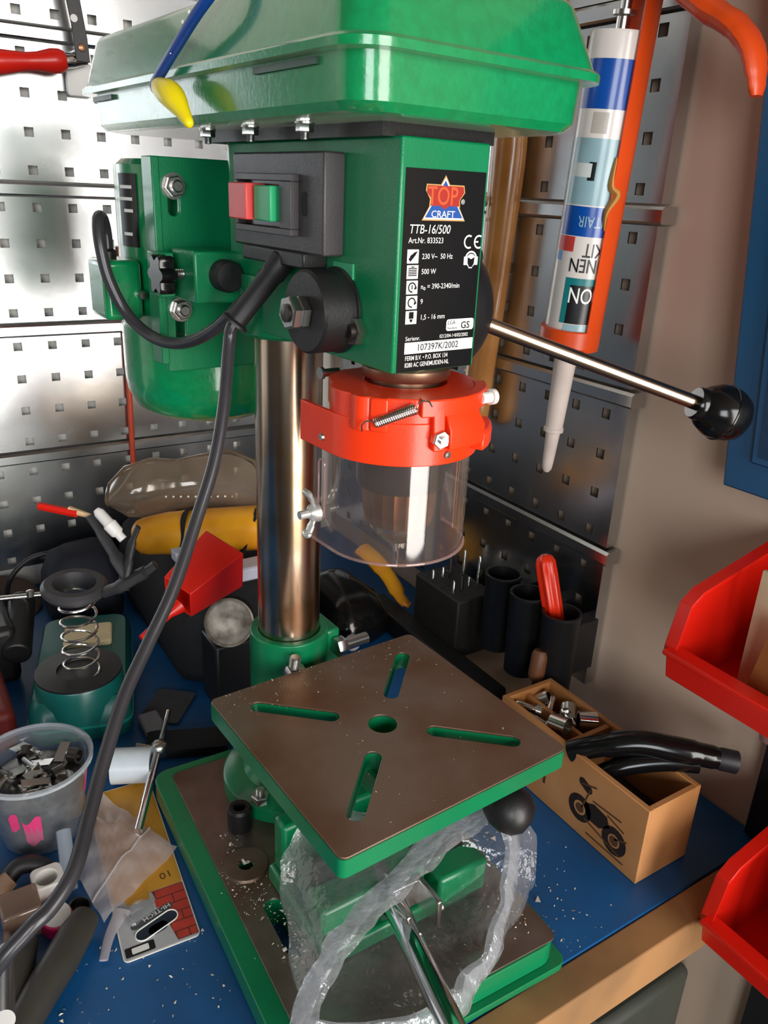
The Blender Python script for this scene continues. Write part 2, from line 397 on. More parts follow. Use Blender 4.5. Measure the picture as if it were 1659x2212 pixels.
def tloc(x, y): return (cx+x, cy+y)
sl = []
for sx in (-1, 1):
    for sy in (-1, 1):
        sl.append(slot(cx+sx*25, cy+sy*25, cx+sx*62, cy+sy*61, 5.2))
outer = rrect(cx-88, cx+88, cy-86, cy+86, 5)
bm = BM(); plate(bm, outer, sl+[circ(cx, cy, 9.6, 28)], 146, 158.6, TF.M); table = part('table', bm, G, DP)
inner = [[(cx+(x-cx)*1.0, y) for x, y in s] for s in sl]
bm = BM(); plate(bm, rrect(cx-87.6, cx+87.6, cy-85.6, cy+85.6, 5), [slot(cx+sx*25, cy+sy*25, cx+sx*62, cy+sy*61, 5.6) for sx in (-1, 1) for sy in (-1, 1)]+[circ(cx, cy, 10, 28)], 158.6, 160, TF.M)
part('table_face', bm, TBL, table, 'worn bare iron top of the table', bev=0.3)
for sx, sy in ((-1, 0), (1, 0), (0, -1)):
    bm = BM(); box(bm, cx+(-80 if sx < 0 else (74 if sx > 0 else -70)), cx+(-74 if sx < 0 else (80 if sx > 0 else 70)), cy-60 if sy == 0 else cy-80, cy+60 if sy == 0 else cy-74, 140, 146.2, TF.M)
    part('table_rib', bm, G, table)

# ---- head casting
bm = BM()
hp = [(28.5, 156), (-28.5, 156), (-28.5, -8), (-31, -22), (-24, -38), (-12, -48), (12, -48), (24, -38), (31, -22), (28.5, -8)]
prism(bm, hp, 405, 518.5, H.M)
head = part('head', bm, G, DP, bev=1.2)
bm = BM(); lathe(bm, H.w(0, 0, 400), (0, 0, 1), [(31, 0), (33, 2), (33, 40)], 48); part('column_collar', bm, G, head, bev=0.5)
bm = BM(); box(bm, -29.6, -28.2, 100, 119, 446, 457, H.M); part('spring_pad', bm, mat('worn_green', '#3fa877', 0.4), head)
# label plate with its print
LP = H.front(156.35)
bm = BM(); prism(bm, rrect(-25.6, 26.6, 405.6, 504.8, 0.4), 156.0-156.35, 0.0, LP)
lab = part('label_plate', bm, PBLACK, head, 'black rating plate with white print')
P1 = H.front(156.55); P2_ = H.front(156.62); P3 = H.front(156.7); P4 = H.front(156.78)
def tri(s, cy0): return [(-0.6, 502.4-s*1.3), (14.0-s, 481.0+s*0.75), (-14.6+s, 481.0+s*0.75)]
bm = BM(); flat(bm, tri(0, 0), P1)
flat(bm, [(-12.6, 498), (12, 498), (12.8, 494.5), (9.8, 491), (10, 487.4), (-10.4, 487.4), (-10, 491), (-13, 495)], P1); part('logo_outline', bm, PGOLD, lab)
bm = BM(); flat(bm, tri(0.9, 0), P2_); part('logo_white', bm, PWHITE, lab)
bm = BM(); flat(bm, tri(1.9, 0), P3); part('logo_blue', bm, PBLUE, lab)
bm = BM(); flat(bm, [(-12, 497.4), (11.4, 497.4), (12, 494.6), (9.2, 491), (9.2, 488), (2.5, 488), (-0.4, 486.4), (-3.2, 488), (-9.4, 488), (-9.2, 491.6), (-12.2, 494)], H.front(156.74)); part('logo_red', bm, mat('print_red', '#a8281a', 0.45), lab)
text('logo_text', 'TOP', 12.2, H.front(156.8), PRED, lab, -11.9, 488.6, 0.84, 0.055)
text('logo_text', 'CRAFT', 4.6, P4, PWHITE, lab, -8.9, 482.6, 1.12, 0.012)
text('logo_text', '®', 3.2, P1, PWHITE, lab, 10.6, 489.2)
text('plate_text', 'TTB-16/500', 6.1, P1, PWHITE, lab, -22.2, 474.9, 0.9, 0.012, shear=0.15)
text('plate_text', 'Art.Nr. 833523', 3.9, P1, PWHITE, lab, -22.2, 470.3, 0.93, 0.006)
for s, x, y in (('230 V~  50 Hz', -13, 462.7), ('500 W', -12.9, 455.3), ('n₀ = 390-2340/min', -12.7, 447.9), ('9', -12.4, 440.4), ('1,5 - 16 mm', -12, 432.4)):
    text('plate_text', s, 3.7, P1, PWHITE, lab, x, y, 0.93, 0.006)
text('plate_text', 'Serienr.', 3.2, P1, PWHITE, lab, -21, 421.9)
text('plate_text', '0212/04-1•II/02/2002', 2.7, P1, PWHITE, lab, 2.2, 422.1, 0.88)
bm = BM(); flat(bm, rrect(-21.2, 26.3, 415, 421, 0.3), P1); part('serial_strip', bm, PWHITE, lab)
text('serial_number', '107397K/2002', 5.0, P3, PBLACK, lab, -13.2, 416.4, 0.98, 0.012)
text('plate_text', 'FERM B.V. • P.O. BOX 134', 3.4, P1, PWHITE, lab, -20.6, 411.6, 0.78, 0.012)
text('plate_text', '8280 AC GENEMUIDEN-NL', 3.4, P1, PWHITE, lab, -20.6, 408.0, 0.76, 0.012)
def arc(bm, c, r0, r1, a0, a1, M, k=14):
    A = [(c[0]+r*math.cos(math.radians(a0+(a1-a0)*i/k)), c[1]+r*math.sin(math.radians(a0+(a1-a0)*i/k))) for r in (r0,) for i in range(k+1)]
    B = [(c[0]+r1*math.cos(math.radians(a0+(a1-a0)*i/k)), c[1]+r1*math.sin(math.radians(a0+(a1-a0)*i/k))) for i in range(k+1)]
    VA = vadd(bm, [(x, y, 0) for x, y in A], M); VB = vadd(bm, [(x, y, 0) for x, y in B], M)
    for i in range(k): face(bm, (VA[i], VA[i+1], VB[i+1], VB[i]))
bm = BM(); arc(bm, (18, 471), 2.6, 3.5, 60, 300, P1); arc(bm, (25, 471), 2.6, 3.5, 60, 300, P1); flat(bm, [(22.2, 470.6), (24.6, 470.6), (24.6, 471.4), (22.2, 471.4)], P1); part('ce_mark', bm, PWHITE, lab)
bm = BM(); flat(bm, circ(20.3, 461.6, 3.4, 20), P1); flat(bm, [(15.4, 459.4), (17.4, 459.4), (17.4, 463.6), (15.4, 463.6)], P1); flat(bm, [(23.2, 459.4), (25.2, 459.4), (25.2, 463.6), (23.2, 463.6)], P1)
flat(bm, [(18, 460), (22.6, 460), (21.4, 457.7), (19.2, 457.7)], P1); arc(bm, (20.3, 462.2), 3.4, 4.3, 10, 170, P1); part('ear_protection_symbol', bm, PWHITE, lab)
bm = BM(); flat(bm, [(17.9, 463.3), (20.3, 462.3), (22.7, 463.3), (22.5, 460.2), (21.2, 458.3), (19.4, 458.3), (18.1, 460.2)], P3); part('ear_protection_symbol', bm, PBLACK, lab)
for i in range(5):
    y1 = 467.3-7.53*i; y0 = y1-6.7; x0 = -22.5+0.22*i
    bm = BM(); flat(bm, rrect(x0, x0+7.3, y0, y1, 0.2), P1); part('symbol_tile', bm, PWHITE, lab)
    cxm, cym = x0+3.65, (y0+y1)/2; bm = BM()
    if i == 0:
        flat(bm, [(cxm-2.8, cym-1.2), (cxm-1.6, cym-2.6), (cxm+1.4, cym+0.4), (cxm+2.9, cym+2.6), (cxm+0.4, cym+1.8)], P3); flat(bm, [(cxm-0.6, cym+1), (cxm-2, cym+0.2), (cxm-1.6, cym-0.4), (cxm, cym+0.3)], P3)
    elif i == 1:
        for q in range(5): flat(bm, [(cxm-2.7, cym-1.9+q*0.85), (cxm+2.7, cym-1.9+q*0.85), (cxm+2.7, cym-1.4+q*0.85), (cxm-2.7, cym-1.4+q*0.85)], P3)
        flat(bm, [(cxm-1, cym+2.2), (cxm+1, cym+2.2), (cxm+1, cym+2.7), (cxm-1, cym+2.7)], P3)
    elif i in (2, 3):
        arc(bm, (cxm, cym), 1.9, 2.6, -30, 280, P3); flat(bm, [(cxm+1.2, cym-1.0), (cxm+3.2, cym-0.6), (cxm+2.4, cym+0.9)], P3)
        if i == 2: flat(bm, [(cxm-0.3, cym-1), (cxm+0.3, cym-1), (cxm+0.3, cym+1.2), (cxm-0.3, cym+1.2)], P3)
    else:
        flat(bm, [(cxm-1.5, cym-0.6), (cxm+1.5, cym-0.6), (cxm+1.5, cym+2.8), (cxm-1.5, cym+2.8)], P3); flat(bm, [(cxm-1.1, cym-0.9), (cxm-0.4, cym-2.4), (cxm+0.4, cym-2.4), (cxm+1.1, cym-0.9)], P3)
    part('symbol', bm, PBLACK, lab)
bm = BM(); flat(bm, rrect(6.4, 25.9, 425.5, 431.6, 1.4), P1); part('test_mark', bm, PWHITE, lab)
text('test_mark_text', 'LGA', 2.9, P3, PBLACK, lab, 7.2, 428.9); text('test_mark_text', 'Nürnberg', 1.7, P3, PBLACK, lab, 7.2, 426.4)
text('test_mark_text', 'GS', 5.2, P3, PBLACK, lab, 16.6, 426.4, 1.05, 0.06)

# ---- switch box
bm = BM(); box(bm, -42, -28.4, 6, 109, 460, 511.5, H.M); sw = part('switch_box', bm, SWP, head, bev=1.2)
bm = BM()
for (b0, b1, z0, z1) in ((19, 84, 496.5, 500.2), (19, 84, 468.6, 472.2), (72, 84, 472.2, 496.5), (19, 22, 472.2, 496.5)): box(bm, -47.5, -41.8, b0, b1, z0, z1, H.M)
part('button_frame', bm, SWP, sw, bev=0.4)
bm = BM(); box(bm, -42.4, -41.9, 22, 72, 472, 497, H.M); part('button_well', bm, BLKG, sw)
bm = BM(); box(bm, -55, -42, 25, 47, 475.3, 495, H.M); part('red_button', bm, mat('red_button_plastic', '#e2504e', 0.35), sw, 'red stop button', bev=0.8)
bm = BM(); box(bm, -51, -42, 49, 68, 475.3, 494, H.M); part('green_button', bm, mat('green_button_plastic', '#2fae74', 0.35), sw, 'green start button', bev=0.8)
bm = BM(); prism(bm, slot(90, 482, 90, 489, 2.8), -0.3, 0.25, H.left(-42)); part('keyhole', bm, PBLACK, sw)
bm = BM(); box(bm, -44, -28, 20, 92, 452, 460.4, H.M); part('cable_entry', bm, BLK, sw, bev=1)

# ---- return spring housing, nuts, depth stop bolt on the left face
bm = BM(); lathe(bm, H.w(-29, 104, 431), -H.S, [(23.5, 0), (23.5, 1.5), (22.4, 2), (22.4, 20), (21, 21.5), (2, 21.5)], 56)
sp = part('spring_housing', bm, BLK, head)
bm = BM(); hexnut(bm, H.w(-50.6, 104, 431), -H.S, 16, 5.2, ph=0.25); part('hex_nut', bm, ZINC, sp)
bm = BM(); hexnut(bm, H.w(-56, 104, 431), -H.S, 16, 5.2, ph=0.25); part('hex_nut', bm, ZINC, sp)
bm = BM(); thread(bm, H.w(-58, 104, 431), H.w(-62.5, 104, 431), 5); part('stud', bm, mat('dark_steel', '#55504c', 0.4, 0.9), sp)
bm = BM(); hexnut(bm, H.w(-28.6, 126, 423), -H.S, 13.5, 5.5, ph=0.1); sb = part('stop_nut', bm, ZINC, head)
bm = BM(); thread(bm, H.w(-33.5, 126, 423), H.w(-36, 126, 423), 4.4); part('stud', bm, MATS['dark_steel'], sb)
# ---- feed hub and handle on the right
bm = BM(); lathe(bm, H.w(28.6, 104, 431), H.S, [(30, 0), (39, 3), (39.5, 18), (37, 26), (33, 31), (14, 34), (12, 44)], 48); hub = part('feed_hub', bm, BLK, DP, bev=0.6)
k0 = H.w(55, 133, 424); k1 = Vector((-105, -706.6, 372)); dk = (k1-k0).normalized()
bm = BM(); cyl(bm, k0-dk*8, k1, 4.6, n=24); part('handle_rod', bm, mat('rod_steel', '#b5a08c', 0.24, 1.0, 0.2, 30), hub)
bm = BM(); lathe(bm, k1-dk*21, dk, [(9.5, 0), (10.5, 2), (10.5, 5), (13.5, 8), (17, 15), (17.7, 20.3), (18.3, 20.6), (18.3, 21.4), (17.7, 21.7), (17.2, 27), (14.5, 33), (9, 37.3), (3, 38.8)], 40); part('ball_knob', bm, BLKG, hub, 'black ball knob with a moulding seam')
bm = BM(); cyl(bm, H.w(28, 140, 462), H.w(40, 140, 462), 5, n=16); part('depth_stop_screw', bm, BLK, head)

# ---- quill, chuck, bit
bm = BM(); lathe(bm, H.w(0, 132, 405.5), (0, 0, -1), [(22, 0), (24, 0.4), (25.2, 2), (25.2, 6), (24, 8), (20, 9), (20, 30)], 56); quill = part('quill', bm, RUST, DP)
bm = BM(); lathe(bm, H.w(0, 132, 374), (0, 0, -1), [(20, 0), (25, 4), (26.5, 16), (26.5, 38), (25.5, 41), (20, 42)], 40); chuck = part('chuck', bm, mat('chuck_dark', '#26262b', 0.35, 0.6), DP)
bm = BM(); ng = 40; u, v = H.S, H.F
R0 = [[H.w(0, 132, z)+u*((r if i % 2 else r-1.1)*math.cos(2*math.pi*i/ng))+v*((r if i % 2 else r-1.1)*math.sin(2*math.pi*i/ng)) for i in range(ng)] for z, r in ((333, 22.5), (318, 22), (309, 20))]
loft(bm, R0); part('chuck_sleeve', bm, RUST, chuck)
bm = BM(); lathe(bm, H.w(0, 132, 310), (0, 0, -1), [(18, 0), (17, 5), (10, 13), (8, 14)], 36); part('chuck_nose', bm, STEEL, chuck)
for i in range(3):
    a = 2*math.pi*i/3+0.4; bm = BM(); cyl(bm, H.w(4.4*math.cos(a), 132+4.4*math.sin(a), 300), H.w(3.2*math.cos(a), 132+3.2*math.sin(a), 290), 3, 2.2, 10); part('chuck_jaw', bm, STEEL, chuck)
bm = BM(); lathe(bm, H.w(0, 132, 296), (0, 0, -1), [(1.9, 0), (1.9, 10), (1.6, 18), (1.4, 19)], 14); part('drill_bit', bm, CHROME, chuck)

# ---- chuck guard
GA = -4.0
def gpath(r, back, k=26, back2=None):
    p = [(GA-r, 132-back), (GA-r, 132-back*0.5)]
    for i in range(k+1):
        a = math.pi-math.pi*i/k; p.append((GA+r*math.cos(a), 132+r*math.sin(a)))
    p.append((GA+r, 132-(back2 if back2 is not None else back)))
    return p
def wallband(bm, pth, th, z0, z1):
    n = len(pth); off = []
    for i in range(n):
        a = Vector(pth[max(i-1, 0)]); b = Vector(pth[min(i+1, n-1)]); t = (b-a).normalized(); nn = Vector((-t.y, t.x)); off.append(Vector(pth[i])-nn*th)
    loft(bm, [[H.w(o_[0], o_[1], z0), H.w(o_[0], o_[1], z1), H.w(q_[0], q_[1], z1), H.w(q_[0], q_[1], z0)] for o_, q_ in zip(pth, off)])
def gw(deg, r, z): return H.w(GA+r*math.cos(math.radians(deg)), 132+r*math.sin(math.radians(deg)), z)
bm = BM(); wallband(bm, gpath(46.2, 32, back2=6), 3, 358.5, 382); gd = part('guard_shroud', bm, ORG, DP, 'orange plastic guard shroud', bev=0.5)
bm = BM(); top = [(-42, 120), (-47, 126), (-49, 136), (-47, 148), (-42, 156)]
top += [(GA+45.4*math.cos(a), 132+45.4*math.sin(a)) for a in [math.radians(140-140*i/22) for i in range(23)]]
top += [(42, 112), (36, 100), (16, 92), (-18, 94), (-34, 104)]
plate(bm, top, [circ(0, 132, 23.5, 40)], 380, 395, H.M); clampr = part('guard_clamp', bm, ORG, gd, bev=0.6)
bm = BM(); cyl(bm, gw(153, 41.5, 377), gw(153, 41.5, 395.2), 7.5, n=24); part('clamp_lobe', bm, ORG, clampr, bev=0.6)
bm = BM(); loft(bm, [[gw(d, 42, 377), gw(d, 48.4, 377), gw(d, 48.4, 395.2), gw(d, 42, 395.2)] for d in (146, 142, 138, 134)]); part('clamp_lobe', bm, ORG, clampr, bev=1.2)
bm = BM(); loft(bm, [[gw(d, 42, 386), gw(d, 49.5, 386), gw(d, 49.5, 395.4), gw(d, 42, 395.4)] for d in (114, 104, 92, 80, 66, 52, 40, 28)]); part('clamp_rim', bm, ORG, clampr, bev=0.8)
bm = BM(); loft(bm, [[gw(d, 44, 369), gw(d, 54, 369), gw(d, 54, 379), gw(d, 46, 392)] for d in (97, 90, 82, 74, 66)]); part('latch_block', bm, ORG, gd, bev=0.8)
bm = BM(); loft(bm, [[gw(d, 44, 368), gw(d, 51.5, 368), gw(d, 49, 393), gw(d, 44, 393)] for d in (106, 102, 98)]); part('latch_rib', bm, ORG, gd, bev=0.8)
bm = BM(); loft(bm, [[gw(d, 44, 363), gw(d, 54, 363), gw(d, 54, 374), gw(d, 44, 374)] for d in (66, 56, 46, 36, 26)]); part('hinge_lug', bm, ORG, gd, bev=1.6)
s0 = gw(145, 49.5, 381); s1 = gw(114, 51.5, 393); ax = (s1-s0).normalized()
bm = BM(); sweep(bm, helix(s0+ax*3, ax, 2.7, 1.15, int(((s1-s0).length-6)/1.15), 12), 0.5, 6)
u_, v_, _a = basis(ax)
for e, sg in ((s0, -1), (s1, 1)): sweep(bm, [e-ax*sg*3+u_*2.7, e-ax*sg*1+v_*2.2, e+ax*sg*1.5+v_*2.6, e+ax*sg*4+v_*1.2-u_*0.6, e+ax*sg*4.6-v_*1.5-u_*2], 0.5, 6)
part('tension_spring', bm, STEEL, gd, 'small steel coil spring')
def screw(c, ax, rad, parent, name='screw'):
    bm = BM(); lathe(bm, c-ax*2, ax, [(rad, 0), (rad, 2.4), (rad*0.8, 3.2), (rad*0.35, 3.3), (rad*0.3, 2.5)], 20); return part(name, bm, ZINC, parent)
c = gw(101, 46, 374.5); ax = (gw(101, 61, 374.5)-c).normalized()
bm = BM(); hexnut(bm, c+ax*1, ax, 9, 5.5, ph=0.3); cyl(bm, c, c+ax*9, 2.3, n=16); part('lock_nut', bm, ZINC, gd)
screw(gw(92, 46.2, 364), (gw(92, 60, 364)-gw(92, 46, 364)).normalized(), 2.3, gd); screw(H.w(-50.4, 124, 366), -H.S, 2.2, gd)
bm = BM(); c = gw(58, 49, 391); lathe(bm, c, H.S, [(3.2, -2), (3.2, 5), (4.4, 5), (4.4, 8), (2, 9)], 20); part('hinge_pin', bm, WHT, gd)
bm = BM(); lathe(bm, H.w(-26, 90, 393), -H.S, [(2.4, -8), (2.4, 3), (3.6, 3), (3.6, 5)], 16); part('hinge_screw', bm, ZINC, gd)
bm = BM(); wallband(bm, gpath(43.0, 22, back2=4), 1.6, 299, 361); cg = part('clear_guard', bm, CLEAR, gd, 'clear plastic cylinder round the chuck')
bm = BM(); sweep(bm, [H.w(a, b, 299.4) for a, b in gpath(43.2, 22, back2=4)], 0.9, 8); part('guard_rim', bm, sheet('clear_rim', '#f2dcd8', 0.35, 0.05, wcol='#eacfc8'), cg)
bm = BM(); ML = H.left(-47.2); sweep(bm, [ML @ Vector((x, y, 0.2)) for x, y in slot(119.5, 318, 119.5, 348, 3.2)], 0.7, 6, closed=True); part('guard_slot', bm, MATS['clear_rim'], cg)
wc = H.w(-48, 116, 318)
bm = BM(); cyl(bm, wc, wc-H.S*12, 2.5, n=16); lathe(bm, wc, -H.S, [(6, 0), (5, 4), (3, 6)], 20)
for sg in (-1, 1):
    sweep(bm, smooth_path([wc-H.S*2+Vector((0, 0, sg*3)), wc-H.S*4+Vector((0, 0, sg*8)), wc-H.S*6+Vector((0, 0, sg*12)), wc-H.S*9+Vector((0, 0, sg*14))], 4), [2.6]*4+[3.4]*4+[4.2]*3+[3, 1.6], 12, flat=0.5)
part('wing_nut', bm, mat('cast_zinc', '#d9d8d4', 0.35, 0.7), cg, 'pale cast wing nut')

# ---- belt cover
def cov(a0, a1, b0, b1, r, z): return [H.w(x, y, z) for x, y in rrect(a0, a1, b0, b1, r, 7)]
bm = BM(); loft(bm, [cov(-62, 64, -152, 172, 16, 524.3), cov(-67, 69, -157, 177, 18, 525.2), cov(-70, 72, -160, 180, 18, 529), cov(-71, 73, -161, 181, 18, 549)], (True, True)); pan = part('belt_cover_pan', bm, GH, DP)
bm = BM(); loft(bm, [cov(-76, 78, -168, 186, 20, 547.8), cov(-78.5, 80.5, -170, 188.5, 21, 548), cov(-78.5, 80.5, -170, 188.5, 21, 551.5), cov(-77, 79, -168.5, 187, 20, 553), cov(-75.5, 77.5, -167, 185.5, 19, 553.4), cov(-69, 69, -160, 176, 19, 580), cov(-66.5, 66.5, -157, 173, 18, 583.5), cov(-61, 61, -151, 167, 15, 585.5)], (True, True)); lid = part('belt_cover_lid', bm, GH, DP)
for b0, b1 in ((-148, -110), (92, 150)):
    bm = BM(); box(bm, -73, -70.4, b0, b1, 543.5, 546.5, H.M); part('lid_clip', bm, mat('dark_green', '#0a3d26', 0.4), pan)
for b in (-17, 39, 98):
    bm = BM(); lathe(bm, H.w(-47, b, 524.6), (0, 0, -1), [(5.2, 0), (5.2, 0.9)], 24); hexnut(bm, H.w(-47, b, 523.8), (0, 0, -1), 8, 4); thread(bm, H.w(-47, b, 520), H.w(-47, b, 516.5), 2.3, 0.8); part('cover_bolt', bm, ZINC, pan)
bm = BM(); box(bm, -36, 36, -46, 150, 518, 524.5, H.M); part('cover_spacer', bm, BLK, pan)

# ---- motor
mc = (0, -136)
def mw(a, b, z): return H.w(mc[0]+a, mc[1]+b, z)
bm = BM(); lathe(bm, mw(0, 0, 508), (0, 0, -1), [(20, -2), (58, 0), (63, 4), (63.5, 60), (63.5, 118), (65.5, 120), (65.5, 160), (64, 172), (58, 184), (46, 191), (20, 193)], 56); motor = part('motor', bm, GH, DP)
bm = BM()
loft(bm, [[mw(64.1*math.cos(math.radians(d)), 64.1*math.sin(math.radians(d)), z) for z in (498, 448)] for d in range(158, 182, 4)], (False, False), closed=False)
ml = part('motor_plate', bm, PBLACK, motor, 'small black motor rating sticker')
bm = BM()
for zz, d0, d1 in ((490, 162, 176), (482, 162, 178), (474, 162, 172), (458, 164, 174)):
    loft(bm, [[mw(64.3*math.cos(math.radians(d)), 64.3*math.sin(math.radians(d)), z) for z in (zz, zz-2.2)] for d in range(d0, d1+1, 2)], (False, False), closed=False)
part('sticker_print', bm, PWHITE, ml)
bm = BM(); MP = H.front(-66)
slots = [slot(-51, 476, -51, 487, 4), slot(51, 476, 51, 487, 4), slot(-50, 392, -50, 406, 4), slot(50, 392, 50, 406, 4)]
plate(bm, [(-61, 366), (61, 366), (61, 509), (-61, 509)], slots, -4, 0, MP)
mp = part('motor_mount', bm, G, DP, bev=0.8)
for q0 in (-66, 60.5):
    bm = BM(); box(bm, q0, q0+5.5, -82, -64, 372, 509, H.M); part('mount_flange', bm, G, mp, bev=0.8)
for a, z in ((-51, 491), (51, 491), (-50, 410), (50, 410)):
    bm = BM(); lathe(bm, H.w(a, -66, z), H.F, [(8.5, 0), (8.5, 1.3)], 28); hexnut(bm, H.w(a, -64.8, z), H.F, 12, 5, ph=0.2); lathe(bm, H.w(a, -60.5, z), H.F, [(4, 0), (4, 3), (3, 4)], 20); part('mount_bolt', bm, ZINC, mp)
bm = BM(); box(bm, -60, -28, -52, -16, 420, 453, H.M); blk = part('slide_block', bm, G, head, bev=1.5)
bm = BM(); box(bm, -72, -61, -66, -46, 421, 450, H.M); part('slide_ear', bm, G, mp, bev=1)
bm = BM(); lathe(bm, H.w(-40, -16.5, 438), H.F, [(10.3, 0), (10.3, 9), (9, 11.5), (3, 12.3)], 32); part('bar_cap', bm, RUB, blk, 'round black rubber cap')
bm = BM(); thread(bm, H.w(-60, -34, 437.5), H.w(-72, -34, 437.5), 3.3, 1.4, 14); part('tension_screw', bm, ZINC, blk)
bm = BM(); ax = -H.S; c = H.w(-69, -34, 437.5); u, v, a_ = basis(ax); L0 = []
for h, s in ((0, 0.93), (1.5, 1), (9, 1), (10.5, 0.93)):
    L0.append([c+a_*h+u*((11.5+2.2*math.cos(6*t))*s*math.cos(t))+v*((11.5+2.2*math.cos(6*t))*s*math.sin(t)) for t in [2*math.pi*i/48 for i in range(48)]])
loft(bm, L0); part('tension_knob', bm, BLKG, blk, 'black star knob')
bm = BM(); box(bm, -90, -62, -140, -104, 398, 440, H.M); tbx = part('terminal_box', bm, GH, motor, bev=4, seg=4)
bm = BM(); lathe(bm, H.w(-64, -100, 416), H.F, [(3.4, -6), (3.4, 0), (2.6, 1.2)], 18); part('screw', bm, ZINC, tbx)
bm = BM(); lathe(bm, H.w(-80, -122, 440), (0, 0, 1), [(6, 0), (6, 5), (4.5, 7)], 20); part('cable_gland', bm, BLK, tbx)
# ---- cables
mcab = smooth_path([H.w(-80, -122, 444), H.w(-80, -122, 458), H.w(-84, -116, 468), H.w(-90, -106, 467), H.w(-92, -100, 452), H.w(-89, -96, 428), H.w(-80, -88, 404), H.w(-70, -66, 391), H.w(-62, -36, 392), H.w(-54, -4, 405), H.w(-45, 26, 428), H.w(-40, 42, 440), H.w(-36, 52, 448)], 6)
bm = BM(); sweep(bm, mcab, 4.2, 12); part('motor_cable', bm, CORD, DP)
bm = BM(); lathe(bm, H.w(-38, 48, 446), (H.w(-44, 38, 440)-H.w(-38, 48, 446)), [(6, -6), (6, 2), (5, 8)], 20); part('cable_gland', bm, RUB, sw)
g0 = H.w(-42, 60, 450); g1 = Vector((-373.5, -559, 418)); gx = (g1-g0).normalized(); gl_ = (g1-g0).length
bm = BM(); lathe(bm, g0, gx, [(7.5, -6), (7.5, 4), (6.6, 6), (6.2, gl_-2.5), (8.6, gl_-1), (8.6, gl_+0.6), (4.4, gl_+0.8)], 24); gland = part('cord_sleeve', bm, RUB, sw, 'black rubber strain relief sleeve')
cord = smooth_path([g0+gx*10, g0+gx*(gl_*0.7), g1+gx*2, g1+gx*5+Vector((-1, -1, -9)), (-388, -574.6, 372.3), (-399.5, -586.1, 343.2), (-415.1, -597, 315.2), (-436.1, -613.9, 283.4), (-456, -627.2, 260.5), (-474, -642, 242.7), (-491.7, -663, 222.7), (-506, -684, 207.7), (-517.4, -702, 197.6), (-530, -710.4, 189.8), (-540.7, -713.3, 185), (-560, -714, 165), (-590, -700, 90), (-612, -670, 24), (-640, -610, 9), (-690, -530, 6), (-760, -420, 6)], 6)
bm = BM(); sweep(bm, cord, 3.7, 12); part('power_cord', bm, CORD, DP)

# ================================================================== THINGS ON AND AGAINST THE PRESS
hk = thing('hook_rod', 'bent blue painted steel rod with a yellow plastic tip leaning on the belt cover', 'hook', H.w(-84, 10, 540))
pth = smooth_path([H.w(-40, 92, 588), H.w(-60, 84, 590), H.w(-74, 74, 587), H.w(-82, 60, 576), H.w(-84, 28, 560), H.w(-84, -2, 546), H.w(-84, -5, 543), H.w(-84, 0, 541), H.w(-84, 10, 540)], 5)
bm = BM(); sweep(bm, pth, 2.9, 12); part('rod', bm, mat('chipped_blue_paint', '#12408e', 0.35, 0, 0.1, 70, col2='#163f8f'), hk)
bm = BM()
for (a, b, z) in ((-86.1, 42, 569.5), (-86.1, 25, 557.5), (-86.0, 13, 552), (-86.0, 50, 573)): lathe(bm, H.w(a, b, z), (-1, -0.3, 0.2), [(1.1, 0), (0.7, 0.4)], 7)
part('bare_spots', bm, PWHITE, hk)
bm = BM(); sweep(bm, smooth_path([H.w(-84, -2, 544), H.w(-84.5, 8, 541), H.w(-85, 20, 537.5), H.w(-85, 31, 531), H.w(-85, 40, 524.5), H.w(-85, 44, 521.5)], 4), [3, 4, 5, 5.6, 6, 6.4, 7, 7.2, 7.2, 7, 6.5, 6, 5.2, 4.6, 4, 3.6, 3.2, 3, 2.6, 2, 1.2], 16); part('tip', bm, mat('yellow_plastic', '#f6df12', 0.35, 0, 0.06), hk, 'yellow plastic tip', sub=1)

vs_ = thing('machine_vise', 'green machine vise with a bright steel handle on the press base', 'vise', (-318, -660, 25.4))
bm = BM(); box(bm, -376, -258, -688, -600, 25.6, 40); part('vise_bed', bm, G, vs_, bev=3)
bm = BM(); box(bm, -372, -262, -618, -602, 40, 84); part('fixed_jaw', bm, G, vs_, bev=3)
bm = BM(); box(bm, -372, -290, -676, -652, 40, 62); box(bm, -288, -246, -690, -668, 30, 58); part('moving_jaw', bm, G, vs_, bev=3)
bm = BM(); box(bm, -366, -268, -652, -648, 44, 80); part('jaw_plate', bm, mat('dark_iron', '#3a3d3a', 0.5, 0.6), vs_)
bm = BM(); cyl(bm, (-314, -640, 54), (-352, -806, 66), 8, n=24); part('handle_rod', bm, CHROME, vs_)
bm = BM(); box(bm, -331, -327, -712, -684, 48, 70); box(bm, -307, -303, -712, -684, 48, 70); box(bm, -331, -303, -690, -684, 48, 70); part('clevis', bm, STEEL, vs_, bev=1)
bm = BM()
for x in (-334, -301): lathe(bm, (x, -706, 58), (1 if x > -310 else -1, 0, 0), [(3.4, -2), (3.4, 1.5), (2, 2.6)], 14)
part('clevis_pin', bm, ZINC, vs_)

